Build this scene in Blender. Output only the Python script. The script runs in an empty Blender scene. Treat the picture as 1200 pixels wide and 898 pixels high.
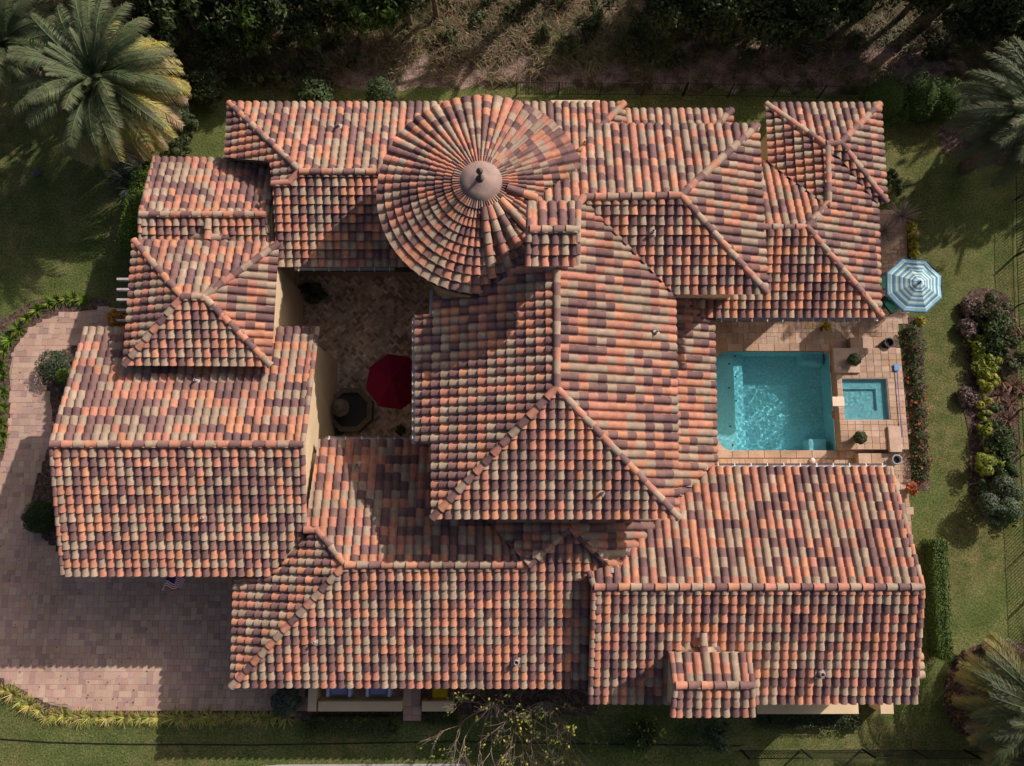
import bpy, bmesh, math, random
import numpy as np
from mathutils import Vector, Matrix
from mathutils.geometry import tessellate_polygon

# ------------------------------------------------------------------ camera, light
C = bpy.context.scene.collection
sc = bpy.context.scene
CAM_H, FPX = 30.0, 900.0
TILT = math.atan((600 - 449) / FPX)
cam = bpy.data.objects.new('camera', bpy.data.cameras.new('camera'))
cam.data.lens = 36 * FPX / 1200
cam.data.sensor_width = 36
cam.data.clip_end = 1000
cam.location = (0, 0, CAM_H)
cam.rotation_euler = (TILT, 0, 0)
C.objects.link(cam)
sc.camera = cam

SUN_AZ, SUN_EL = math.radians(40.5), math.radians(34.4)      # azimuth measured from +X
SUN = Vector((math.cos(SUN_AZ) * math.cos(SUN_EL), math.sin(SUN_AZ) * math.cos(SUN_EL), math.sin(SUN_EL)))
w = bpy.data.worlds.new('World')
sc.world = w
w.use_nodes = True
nt = w.node_tree
sky = nt.nodes.new('ShaderNodeTexSky')
sky.sky_type = 'NISHITA'
sky.sun_disc = False
sky.air_density = 0.5
sky.dust_density = 5.0
sky.ozone_density = 0.3
sky.sun_elevation = SUN_EL
sky.sun_rotation = math.radians(90) - SUN_AZ
nt.links.new(sky.outputs[0], nt.nodes['Background'].inputs[0])
nt.nodes['Background'].inputs[1].default_value = 0.095
sl = bpy.data.lights.new('sun', 'SUN')
sl.energy = 4.6
sl.angle = math.radians(0.5)
sl.color = (1.0, 0.87, 0.80)
sl.cycles.is_caustics_light = True            # sunlight is focused by the pool water
so = bpy.data.objects.new('sun', sl)
so.rotation_euler = SUN.to_track_quat('Z', 'Y').to_euler()
so.location = (30, 25, 40)
C.objects.link(so)
sc.view_settings.view_transform = 'Standard'
sc.view_settings.look = 'None'
sc.view_settings.exposure = 0.0
sc.view_settings.gamma = 1.0

R = random.Random(7)
RS = np.random.RandomState(7)
ct, st = math.cos(TILT), math.sin(TILT)


def W(px, py, z=0.0):
    """surveyed point: where a photo point lies on the level z"""
    u, v = (px - 600) / FPX, (449 - py) / FPX
    k = (CAM_H - z) / (ct - v * st)
    return Vector((k * u, k * (v * ct + st), z))


def PX(p):
    y = ct * p[1] + st * (p[2] - CAM_H)
    zz = -(-st * p[1] + ct * (p[2] - CAM_H))
    return 600 + FPX * p[0] / zz, 449 - FPX * y / zz


# ------------------------------------------------------------------ materials
def mat(name, col=None, rough=0.8, var=0.2, scale=3.0, bump=0.0, bscale=30.0, spec=0.3, metal=0.0,
        fine=0.0, fscale=60.0, transl=0.0, objrand=0.0):
    m = bpy.data.materials.new(name)
    m.use_nodes = True
    n, l = m.node_tree.nodes, m.node_tree.links
    b = n['Principled BSDF']
    b.inputs['Roughness'].default_value = rough
    b.inputs['Metallic'].default_value = metal
    b.inputs['Specular IOR Level'].default_value = spec
    tc = n.new('ShaderNodeTexCoord')
    geo = n.new('ShaderNodeNewGeometry')
    if col is None:
        a = n.new('ShaderNodeAttribute')
        a.attribute_name = 'tint'
        src = a.outputs['Color']
    else:
        a = n.new('ShaderNodeRGB')
        a.outputs[0].default_value = (*col, 1)
        src = a.outputs[0]

    def mult(src, fac_out, lo, hi):
        mr = n.new('ShaderNodeMapRange')
        mr.inputs['From Min'].default_value = 0.25
        mr.inputs['From Max'].default_value = 0.75
        mr.inputs['To Min'].default_value = lo
        mr.inputs['To Max'].default_value = hi
        l.new(fac_out, mr.inputs['Value'])
        mx = n.new('ShaderNodeVectorMath')
        mx.operation = 'SCALE'
        l.new(src, mx.inputs[0])
        l.new(mr.outputs[0], mx.inputs['Scale'])
        return mx.outputs[0]
    if var:
        t = n.new('ShaderNodeTexNoise')
        t.inputs['Scale'].default_value = scale
        t.inputs['Detail'].default_value = 4
        l.new(geo.outputs['Position'], t.inputs['Vector'])
        src = mult(src, t.outputs['Fac'], 1 - var, 1 + var)
    if fine:
        t = n.new('ShaderNodeTexNoise')
        t.inputs['Scale'].default_value = fscale
        t.inputs['Detail'].default_value = 3
        l.new(geo.outputs['Position'], t.inputs['Vector'])
        src = mult(src, t.outputs['Fac'], 1 - fine, 1 + fine)
    if objrand:
        oi = n.new('ShaderNodeObjectInfo')
        mr = n.new('ShaderNodeMapRange')
        mr.inputs['To Min'].default_value = 1 - objrand
        mr.inputs['To Max'].default_value = 1 + objrand
        l.new(oi.outputs['Random'], mr.inputs['Value'])
        mx = n.new('ShaderNodeVectorMath')
        mx.operation = 'SCALE'
        l.new(src, mx.inputs[0])
        l.new(mr.outputs[0], mx.inputs['Scale'])
        src = mx.outputs[0]
    l.new(src, b.inputs['Base Color'])
    if bump:
        t = n.new('ShaderNodeTexNoise')
        t.inputs['Scale'].default_value = bscale
        t.inputs['Detail'].default_value = 3
        l.new(geo.outputs['Position'], t.inputs['Vector'])
        bp = n.new('ShaderNodeBump')
        bp.inputs['Strength'].default_value = bump
        bp.inputs['Distance'].default_value = 0.02
        l.new(t.outputs['Fac'], bp.inputs['Height'])
        l.new(bp.outputs[0], b.inputs['Normal'])
    if transl:
        tr = n.new('ShaderNodeBsdfTranslucent')
        l.new(src, tr.inputs[0])
        mx = n.new('ShaderNodeMixShader')
        mx.inputs[0].default_value = transl
        l.new(b.outputs[0], mx.inputs[1])
        l.new(tr.outputs[0], mx.inputs[2])
        l.new(mx.outputs[0], n['Material Output'].inputs[0])
    return m


def mix_mat(name, stops, scale, rough=0.95, bump=0.5, bscale=25, fine=0.35, fscale=25.0, scale2=None, stops2=None, thr=(0.45, 0.6)):
    """ground material: a colour ramp over broad noise, broken by fine noise; a second ramp in patches"""
    m = bpy.data.materials.new(name)
    m.use_nodes = True
    n, l = m.node_tree.nodes, m.node_tree.links
    b = n['Principled BSDF']
    b.inputs['Roughness'].default_value = rough
    b.inputs['Specular IOR Level'].default_value = 0.1
    geo = n.new('ShaderNodeNewGeometry')

    def noise(s, d=5):
        t = n.new('ShaderNodeTexNoise')
        t.inputs['Scale'].default_value = s
        t.inputs['Detail'].default_value = d
        l.new(geo.outputs['Position'], t.inputs['Vector'])
        return t.outputs['Fac']

    def ramp(fac, stops):
        r = n.new('ShaderNodeValToRGB')
        e = r.color_ramp.elements
        for i, (p, c) in enumerate(stops):
            el = e[i] if i < 2 else e.new(p)
            el.position = p
            el.color = (*c, 1)
        l.new(fac, r.inputs[0])
        return r.outputs[0]
    src = ramp(noise(scale), stops)
    if stops2:
        s2 = ramp(noise(scale * 2.3), stops2)
        mr = n.new('ShaderNodeMapRange')
        mr.inputs['From Min'].default_value = thr[0]
        mr.inputs['From Max'].default_value = thr[1]
        l.new(noise(scale2 or 0.25), mr.inputs['Value'])
        mx = n.new('ShaderNodeMix')
        mx.data_type = 'RGBA'
        l.new(mr.outputs[0], mx.inputs['Factor'])
        l.new(src, mx.inputs['A'])
        l.new(s2, mx.inputs['B'])
        src = mx.outputs['Result']
    fz = noise(fscale, 4)
    mr = n.new('ShaderNodeMapRange')
    mr.inputs['From Min'].default_value = 0.3
    mr.inputs['From Max'].default_value = 0.7
    mr.inputs['To Min'].default_value = 1 - fine
    mr.inputs['To Max'].default_value = 1 + fine
    l.new(fz, mr.inputs['Value'])
    mx = n.new('ShaderNodeVectorMath')
    mx.operation = 'SCALE'
    l.new(src, mx.inputs[0])
    l.new(mr.outputs[0], mx.inputs['Scale'])
    l.new(mx.outputs[0], b.inputs['Base Color'])
    bp = n.new('ShaderNodeBump')
    bp.inputs['Strength'].default_value = bump
    bp.inputs['Distance'].default_value = 0.05
    l.new(noise(bscale, 3), bp.inputs['Height'])
    l.new(bp.outputs[0], b.inputs['Normal'])
    return m


M = {}
M['tile'] = mat('clay_tile', None, 0.72, 0.15, 0.9, 0.3, 45, 0.22, fine=0.20, fscale=4.5)
M['slab'] = mat('roof_underlay', (0.10, 0.07, 0.06), 0.9, 0.2)
M['stucco'] = mat('cream_stucco', (0.66, 0.52, 0.33), 0.9, 0.10, 1.2, 0.3, 60, 0.2, fine=0.05, fscale=80)
M['cap'] = mat('mortar_cap', (0.31, 0.225, 0.195), 0.85, 0.18, 3, 0.3, 40, 0.2, fine=0.15, fscale=25)
M['gutter'] = mat('painted_gutter', (0.46, 0.43, 0.41), 0.45, 0.1, 4, spec=0.5)
M['white'] = mat('white_paint', (0.75, 0.74, 0.72), 0.5, 0.06, 5)
M['rafter'] = mat('weathered_paint', (0.42, 0.39, 0.40), 0.7, 0.15, 5)
M['darkmetal'] = mat('dark_metal', (0.02, 0.02, 0.022), 0.5, 0.2, 6, metal=0.2)
M['knob'] = mat('weathered_knob', (0.10, 0.08, 0.072), 0.8, 0.3, 6)
M['lead'] = mat('lead_flashing', (0.40, 0.34, 0.31), 0.6, 0.2, 8, metal=0.1)
M['foliage'] = mat('foliage', None, 0.6, 0.30, 1.7, spec=0.3, transl=0.22)
M['bark'] = mat('bark', (0.13, 0.10, 0.075), 0.95, 0.35, 6, 0.6, 30)
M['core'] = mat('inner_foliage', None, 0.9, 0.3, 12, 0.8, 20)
M['twig'] = mat('pale_bark', (0.30, 0.23, 0.17), 0.9, 0.3, 6, 0.4, 30)
M['paver'] = mat('concrete_paver', None, 0.9, 0.16, 0.6, 0.35, 50, 0.15, fine=0.12, fscale=30)
M['brick'] = mat('courtyard_brick', None, 0.9, 0.40, 1.1, 0.35, 50, 0.15, fine=0.2, fscale=14)
M['joint'] = mat('paver_joint', (0.37, 0.255, 0.205), 0.95, 0.2, 2)
M['travertine'] = mat('travertine', None, 0.75, 0.24, 1.6, 0.3, 50, 0.25, fine=0.14, fscale=18)
M['travjoint'] = mat('travertine_joint', (0.38, 0.25, 0.18), 0.9, 0.2, 2)
M['tub'] = mat('grey_tub_plaster', (0.66, 0.56, 0.56), 0.7, 0.06, 1.0, fine=0.2, fscale=15)
M['plaster'] = mat('pool_plaster', (0.64, 0.74, 0.77), 0.7, 0.06, 1.0, fine=0.26, fscale=15)
M['shelf'] = mat('pale_pool_plaster', (0.86, 0.80, 0.80), 0.7, 0.06, 1.0, fine=0.12, fscale=16)
M['fabric'] = mat('fabric', None, 0.9, 0.06, 5, 0.2, 120, 0.1)
M['attr'] = mat('painted', None, 0.6, 0.08, 6)
M['stone'] = mat('fountain_stone', (0.16, 0.12, 0.09), 0.85, 0.3, 4, 0.4, 25)
M['mulch'] = mix_mat('bark_mulch', [(0.3, (0.045, 0.031, 0.024)), (0.55, (0.11, 0.075, 0.06)), (0.75, (0.20, 0.145, 0.12))], 6, fine=0.6, fscale=14)
M['lawn'] = mix_mat('lawn_grass', [(0.32, (0.066, 0.094, 0.026)), (0.52, (0.104, 0.128, 0.040)), (0.7, (0.160, 0.160, 0.064))], 0.9,
                    bump=0.7, bscale=22, fine=0.48, fscale=13, scale2=0.2,
                    stops2=[(0.3, (0.06, 0.085, 0.022)), (0.7, (0.17, 0.15, 0.062))])
M['dirt'] = mix_mat('bare_dirt', [(0.3, (0.13, 0.085, 0.065)), (0.5, (0.23, 0.155, 0.13)), (0.72, (0.33, 0.24, 0.20))], 1.2, fine=0.35, fscale=12)
M['litter'] = mix_mat('leaf_litter', [(0.3, (0.022, 0.020, 0.011)), (0.5, (0.05, 0.042, 0.022)), (0.75, (0.12, 0.09, 0.05))], 1.4, fine=0.5, fscale=9)
M['street'] = mat('concrete_pavement', (0.42, 0.40, 0.39), 0.9, 0.1, 1, 0.2, 40)

wm = bpy.data.materials.new('pool_water')
wm.use_nodes = True
n_, l_ = wm.node_tree.nodes, wm.node_tree.links
n_.remove(n_['Principled BSDF'])
gb = n_.new('ShaderNodeBsdfGlass')
gb.inputs['IOR'].default_value = 1.33
gb.inputs['Roughness'].default_value = 0.0
gb.inputs[0].default_value = (0.50, 0.91, 0.97, 1)
l_.new(gb.outputs[0], n_['Material Output'].inputs[0])
M['water'] = wm


# ------------------------------------------------------------------ mesh helpers
class MB:
    """collects faces (with a tint, a material slot and smoothing) and links them as ONE mesh object"""
    def __init__(self):
        self.v, self.f, self.t, self.m, self.s = [], [], [], [], []

    def face(self, pts, tint=(1, 1, 1), mi=0, smooth=False):
        b = len(self.v)
        self.v.extend(tuple(p) for p in pts)
        self.f.append(tuple(range(b, b + len(pts))))
        self.t.append(tint)
        self.m.append(mi)
        self.s.append(smooth)

    def grid(self, rows, tint=(1, 1, 1), mi=0, smooth=True, closed=False):
        """rows of points joined into shared-vertex quads"""
        b = len(self.v)
        k = len(rows[0])
        for r in rows:
            self.v.extend(tuple(p) for p in r)
        for i in range(len(rows) - 1):
            for j in range(k if closed else k - 1):
                j2 = (j + 1) % k
                self.f.append((b + i * k + j, b + i * k + j2, b + (i + 1) * k + j2, b + (i + 1) * k + j))
                self.t.append(tint)
                self.m.append(mi)
                self.s.append(smooth)

    def box(self, x0, y0, z0, x1, y1, z1, tint=(1, 1, 1), mi=0, bev=0.0, bottom=True):
        if bev:
            a = [(x0, y0), (x1, y0), (x1, y1), (x0, y1)]
            c = [(x0 + bev, y0 + bev), (x1 - bev, y0 + bev), (x1 - bev, y1 - bev), (x0 + bev, y1 - bev)]
            for i in range(4):
                j = (i + 1) % 4
                self.face([(*a[i], z0), (*a[j], z0), (*a[j], z1 - bev), (*a[i], z1 - bev)], tint, mi)
                self.face([(*a[i], z1 - bev), (*a[j], z1 - bev), (*c[j], z1), (*c[i], z1)], tint, mi)
            self.face([(*q, z1) for q in c], tint, mi)
        else:
            self.prism([(x0, y0), (x1, y0), (x1, y1), (x0, y1)], z0, z1, tint, mi)
            return
        if bottom:
            self.face([(*q, z0) for q in reversed(a)], tint, mi)

    def prism(self, poly, z0, z1, tint=(1, 1, 1), mi=0):
        n = len(poly)
        self.face([(p[0], p[1], z1) for p in poly], tint, mi)
        self.face([(p[0], p[1], z0) for p in reversed(poly)], tint, mi)
        for i in range(n):
            a, b = poly[i], poly[(i + 1) % n]
            self.face([(a[0], a[1], z0), (b[0], b[1], z0), (b[0], b[1], z1), (a[0], a[1], z1)], tint, mi)

    def tube(self, pts, rad, n=6, tint=(1, 1, 1), mi=0, cap=True):
        pts = [Vector(p) for p in pts]
        rad = rad if isinstance(rad, (list, tuple)) else [rad] * len(pts)
        rows = []
        for i, p in enumerate(pts):
            d = (pts[min(i + 1, len(pts) - 1)] - pts[max(i - 1, 0)]).normalized()
            x = d.orthogonal().normalized() if abs(d.z) > 0.9 else d.cross(Vector((0, 0, 1))).normalized()
            y = d.cross(x)
            rows.append([p + (x * math.cos(6.2832 * k / n) + y * math.sin(6.2832 * k / n)) * rad[i] for k in range(n)])
        self.grid(rows, tint, mi, True, True)
        if cap:
            self.face(rows[-1], tint, mi)
            self.face(list(reversed(rows[0])), tint, mi)

    def lathe(self, c, prof, n=20, tint=(1, 1, 1), mi=0):
        rows = [[(c[0] + r * math.cos(6.2832 * k / n), c[1] + r * math.sin(6.2832 * k / n), c[2] + z) for k in range(n)] for r, z in prof]
        self.grid(rows, tint, mi, True, True)

    def mesh(self, name, mats):
        me = bpy.data.meshes.new(name)
        me.from_pydata(self.v, [], self.f)
        mats = mats if isinstance(mats, (list, tuple)) else [mats]
        for m in mats:
            me.materials.append(m)
        nf = len(self.f)
        if nf:
            a = me.attributes.new('tint', 'FLOAT_COLOR', 'FACE')
            arr = np.ones((nf, 4), np.float32)
            arr[:, :3] = np.array(self.t, np.float32).reshape(nf, 3)
            a.data.foreach_set('color', arr.ravel())
            me.polygons.foreach_set('material_index', np.array(self.m, np.int32))
            me.polygons.foreach_set('use_smooth', np.array(self.s, bool))
        me.update()
        return me

    def build(self, name, mats, parent=None):
        return link(name, self.mesh(name, mats), parent)


def link(name, me, parent=None, mw=None):
    o = bpy.data.objects.new(name, me)
    C.objects.link(o)
    if mw is not None:
        o.matrix_world = mw
    if parent is not None:
        o.parent = parent
        o.matrix_parent_inverse = Matrix.Translation(-parent.location) if parent.type == 'EMPTY' else Matrix.Identity(4)
    return o


def tag(o, label=None, cat=None, group=None, kind=None):
    if label: o['label'] = label
    if cat: o['category'] = cat
    if group: o['group'] = group
    if kind: o['kind'] = kind
    return o


def thing(name, label, cat, loc, group=None):
    o = bpy.data.objects.new(name, None)
    o.empty_display_size = 0.3
    C.objects.link(o)
    o.location = loc
    return tag(o, label, cat, group)


def local_thing(name, label, cat, loc, rz=0.0, s=1.0, group=None):
    """an Empty whose parts are modelled round its own origin"""
    o = thing(name, label, cat, loc, group)
    o.rotation_euler = (0, 0, rz)
    o.scale = (s, s, s)
    return o


def part(name, me, parent, mw=None):
    o = bpy.data.objects.new(name, me)
    C.objects.link(o)
    o.parent = parent
    if mw is not None:
        o.matrix_local = mw
    return o


def inpoly(x, y, poly):
    c = False
    n = len(poly)
    for i in range(n):
        x1, y1 = poly[i][0], poly[i][1]
        x2, y2 = poly[(i + 1) % n][0], poly[(i + 1) % n][1]
        if (y1 > y) != (y2 > y) and x < (x2 - x1) * (y - y1) / (y2 - y1) + x1:
            c = not c
    return c


def sheet(name, poly, z, m, kind='structure', parent=None, tint=(1, 1, 1)):
    mb = MB()
    for t in tessellate_polygon([[Vector((p[0], p[1], 0)) for p in poly]]):
        pts = [Vector((poly[i][0], poly[i][1], z)) for i in t]
        if (pts[1] - pts[0]).cross(pts[2] - pts[0]).z < 0:
            pts.reverse()
        mb.face(pts, tint)
    o = mb.build(name, m, parent)
    if kind:
        o['kind'] = kind
    return o


def smooth_poly(pts, it=2):
    for _ in range(it):
        q = []
        for i in range(len(pts)):
            a, b = Vector(pts[i][:2]), Vector(pts[(i + 1) % len(pts)][:2])
            q += [a * 0.75 + b * 0.25, a * 0.25 + b * 0.75]
        pts = q
    return pts


# ================================================================== THE HOUSE
SL = 1 / 3.0
DIR = {'N': Vector((0, 1, 0)), 'S': Vector((0, -1, 0)), 'E': Vector((1, 0, 0)), 'W': Vector((-1, 0, 0))}
house = thing('house', 'large cream stucco villa under many clay tiled roofs with a round turret and a courtyard', 'house', (0, 0, 0))


class Plane:
    def __init__(self, p, d):
        self.d = DIR[d]
        self.p = Vector(p)
        self.n = Vector((self.d.x * SL, self.d.y * SL, 1)).normalized()
        self.U = Vector((0, 0, 1)).cross(-self.d)              # along the eave
        self.U = (-self.d).cross(Vector((0, 0, 1)))
        self.V = (-self.d + Vector((0, 0, SL))).normalized()   # up the slope
        self.U = self.V.cross(self.n).normalized()
        self.O = self.p

    def hit(self, px):
        c = Vector((0, 0, CAM_H))
        a = W(px[0], px[1], 0) - c
        return c + a * ((self.p - c).dot(self.n) / a.dot(self.n))

    def uv(self, p):
        q = Vector(p) - self.O
        return (q.dot(self.U), q.dot(self.V))

    def at(self, u, v, h=0.0):
        return self.O + self.U * u + self.V * v + self.n * h


def pl(px, z, d):
    return Plane(W(px[0], px[1], z), d)


zA, zB, zC, zD, zF, zK, zH, zG, zQ, zM, zR, zT = 3.5, 3.0, 4.75, 3.72, 3.25, 3.42, 3.62, 6.05, 3.6, 8.8, 5.15, 6.6
PLN = {
    'AN': pl((400, 121), zA, 'N'), 'AS': pl((400, 313), zA, 'S'), 'AW': pl((264, 185), zA, 'W'), 'AE': pl((737, 160), zA, 'E'),
    'PN': pl((800, 130), 3.3, 'N'), 'PE': pl((858, 150), 3.3, 'E'),
    'BN': pl((250, 186), zB, 'N'),
    'CN': pl((240, 285), zC, 'N'), 'CS': pl((240, 429), zC, 'S'), 'CW': pl((152, 350), zC, 'W'), 'CE': pl((323, 350), zC, 'E'),
    'DN': pl((230, 385), zD, 'N'), 'DS': pl((230, 672), zD, 'S'),
    'EN': pl((430, 516), zF, 'N'), 'FS': pl((430, 805), zF, 'S'), 'FW': pl((273, 740), zF, 'W'),
    'KE': pl((839, 450), zK, 'E'),
    'HN': pl((940, 548), zH, 'N'), 'HS': pl((900, 823), zH, 'S'),
    'GE': pl((793, 600), zG, 'E'), 'GW': pl((507, 600), zG, 'W'), 'GS': pl((650, 607), zG, 'S'),
    'JN': pl((790, 148), zG, 'N'), 'JS': pl((840, 345), zG, 'S'), 'JE': pl((893, 250), zG, 'E'),
    'QS': pl((930, 372), zQ, 'S'), 'QE': pl((1029, 300), zQ, 'E'), 'QN': pl((945, 197), zQ, 'N'),
    'TN': pl((960, 123), zQ, 'N'), 'TE': pl((1035, 180), zQ, 'E'), 'TW': pl((897, 150), zQ, 'W'), 'TS': pl((1000, 239), zQ, 'S'),
    'MN': pl((650, 239), zM, 'N'), 'MS': pl((650, 312), zM, 'S'),
    'RN': pl((832, 765), zR, 'N'), 'RS': pl((832, 838), zR, 'S'),
}
PLN['BS'] = Plane(PLN['BN'].hit((240, 252)), 'S')
PLN['KW'] = Plane(PLN['KE'].hit((668, 617)), 'W')
FACES = {
    'AN': [(269, 122), (731, 122), (650, 203), (352, 201)],
    'AS': [(341, 214), (352, 201), (540, 203), (540, 313), (325, 313), (320, 216)],
    'AW': [(269, 122), (352, 201), (338, 215), (320, 216), (318, 191), (265, 186)],
    'AE': [(731, 122), (738, 205), (650, 203)],
    'PN': [(725, 130), (857, 130), (815, 172), (690, 172)],
    'PE': [(857, 130), (859, 172), (815, 172)],
    'BN': [(182, 186), (320, 188), (313, 252), (165, 252)],
    'BS': [(165, 252), (313, 252), (316, 296), (166, 296)],
    'CN': [(158, 283), (327, 286), (239, 348), (214, 349)],
    'CS': [(147, 428), (318, 429), (239, 348), (214, 349)],
    'CW': [(158, 283), (214, 349), (147, 428)],
    'CE': [(327, 286), (318, 429), (239, 348)],
    'DN': [(102, 385), (372, 385), (355, 521), (61, 521)],
    'DS': [(61, 521), (355, 521), (357, 625), (318, 674), (75, 674)],
    'EN': [(374, 516), (570, 516), (562, 600), (620, 662), (405, 662), (372, 621), (358, 621)],
    'FS': [(272, 804), (405, 662), (620, 662), (668, 617), (715, 665), (697, 690), (692, 805)],
    'FW': [(372, 621), (405, 662), (272, 804), (276, 680), (322, 672), (358, 632)],
    'KW': [(668, 617), (620, 662), (562, 600), (562, 540), (668, 540)],
    'KE': [(668, 430), (668, 617), (715, 665), (722, 667), (835, 549), (840, 549), (835, 345), (745, 345)],
    'HN': [(835, 548), (1042, 548), (1080, 688), (696, 688), (690, 672), (716, 662)],
    'HS': [(696, 688), (1080, 688), (1071, 823), (692, 823)],
    'GS': [(507, 607), (795, 607), (652, 455)],
    'GW': [(652, 300), (652, 455), (507, 607), (507, 520), (488, 520), (488, 371), (508, 369), (508, 348), (551, 349), (588, 331), (616, 300)],
    'GE': [(652, 300), (652, 455), (795, 607), (790, 345), (689, 242), (676, 242), (676, 300)],
    'JN': [(887, 148), (797, 230), (683, 232), (677, 242), (618, 246), (627, 234), (650, 220), (672, 197), (686, 172), (690, 148)],
    'JE': [(887, 148), (898, 343), (797, 230)],
    'JS': [(683, 232), (797, 230), (898, 345), (790, 345), (689, 242)],
    'QS': [(800, 372), (1032, 372), (945, 267), (800, 267)],
    'QN': [(895, 191), (902, 190), (969, 240), (945, 267), (850, 267), (850, 191)],
    'QE': [(969, 172), (984, 187), (1027, 240), (1032, 372), (945, 267), (970, 237)],
    'TN': [(897, 123), (1030, 123), (984, 168), (967, 171)],
    'TE': [(1030, 123), (1038, 238), (984, 168)],
    'TW': [(897, 123), (967, 171), (970, 237), (960, 236), (900, 191)],
    'TS': [(984, 168), (1038, 238), (1027, 240), (984, 187), (972, 178), (967, 171)],
    'MN': [(621, 239), (677, 239), (677, 270), (620, 270)],
    'MS': [(620, 270), (677, 270), (676, 312), (619, 312)],
    'RN': [(786, 765), (876, 765), (881, 803), (791, 803)],
    'RS': [(791, 803), (881, 803), (881, 838), (788, 838)],
}

SALMON = [(0.455, 0.210, 0.142), (0.425, 0.195, 0.140), (0.475, 0.230, 0.138)]
BUFF = [(0.350, 0.262, 0.192), (0.320, 0.240, 0.178), (0.372, 0.276, 0.200)]
BROWN = [(0.190, 0.108, 0.101), (0.158, 0.092, 0.090), (0.212, 0.121, 0.108)]
PAL = SALMON + BUFF + BROWN


def pick():
    r = R.random()
    return R.randrange(3) if r < 0.37 else 3 + R.randrange(3) if r < 0.68 else 6 + R.randrange(3)


TW_, TE_, LAP, LIFT, DROP = 0.287, 0.313, 0.04, 0.058, 0.058


def profile(x0, x1, h):
    return [(0.0, 0.0)] + [(x0 + (x1 - x0) * 0.5 * (1 - math.cos(math.pi * k / 6)), 0.004 + h * math.sin(math.pi * k / 6) ** 0.8) for k in range(7)] + [(TW_, 0.0)]


LOW = profile(0.044, 0.282, 0.090)          # the barrel is wide at its lower end
TOP = profile(0.062, 0.264, 0.072)          # and narrows under the next course
NP = len(LOW)


def tile_faces():
    """local tile: x across, y up the slope, z off the slope; list of (pts, smooth)"""
    fs = []
    y1 = TE_ + LAP
    for k in range(NP - 1):
        fs.append(([(LOW[k][0], 0, LOW[k][1] + LIFT), (LOW[k + 1][0], 0, LOW[k + 1][1] + LIFT), (TOP[k + 1][0], y1, TOP[k + 1][1]), (TOP[k][0], y1, TOP[k][1])], True))
    for k in range(NP - 1):
        (xa, ha), (xb, hb) = LOW[k], LOW[k + 1]
        fs.append(([(xa, 0, ha + LIFT - DROP), (xb, 0, hb + LIFT - DROP), (xb, 0, hb + LIFT), (xa, 0, ha + LIFT)], False))
    return fs


def tile_mb(tint):
    mb = MB()
    y1 = TE_ + LAP
    mb.grid([[(x, 0, h + LIFT) for x, h in LOW], [(x, y1, h) for x, h in TOP]], tint)
    mb.grid([[(x, 0, h + LIFT - DROP) for x, h in LOW], [(x, 0, h + LIFT) for x, h in LOW]], tint, smooth=False)
    return mb


TILE_ME = [tile_mb(c).mesh('roof_tile', M['tile']) for c in PAL]
TF = tile_faces()


def clip(poly, tri):
    """clip points (x,y,...) by a counter-clockwise triangle in x,y"""
    out = poly
    for i in range(3):
        ax, ay = tri[i]
        bx, by = tri[(i + 1) % 3]
        ex, ey = bx - ax, by - ay
        inp, out = out, []
        if not inp:
            return []
        for k in range(len(inp)):
            p, q = inp[k - 1], inp[k]
            dp = ex * (p[1] - ay) - ey * (p[0] - ax)
            dq = ex * (q[1] - ay) - ey * (q[0] - ax)
            if (dp >= -1e-9) != (dq >= -1e-9):
                t = dp / (dp - dq)
                out.append(tuple(p[j] + (q[j] - p[j]) * t for j in range(3)))
            if dq >= -1e-9:
                out.append(q)
    return out


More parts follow.
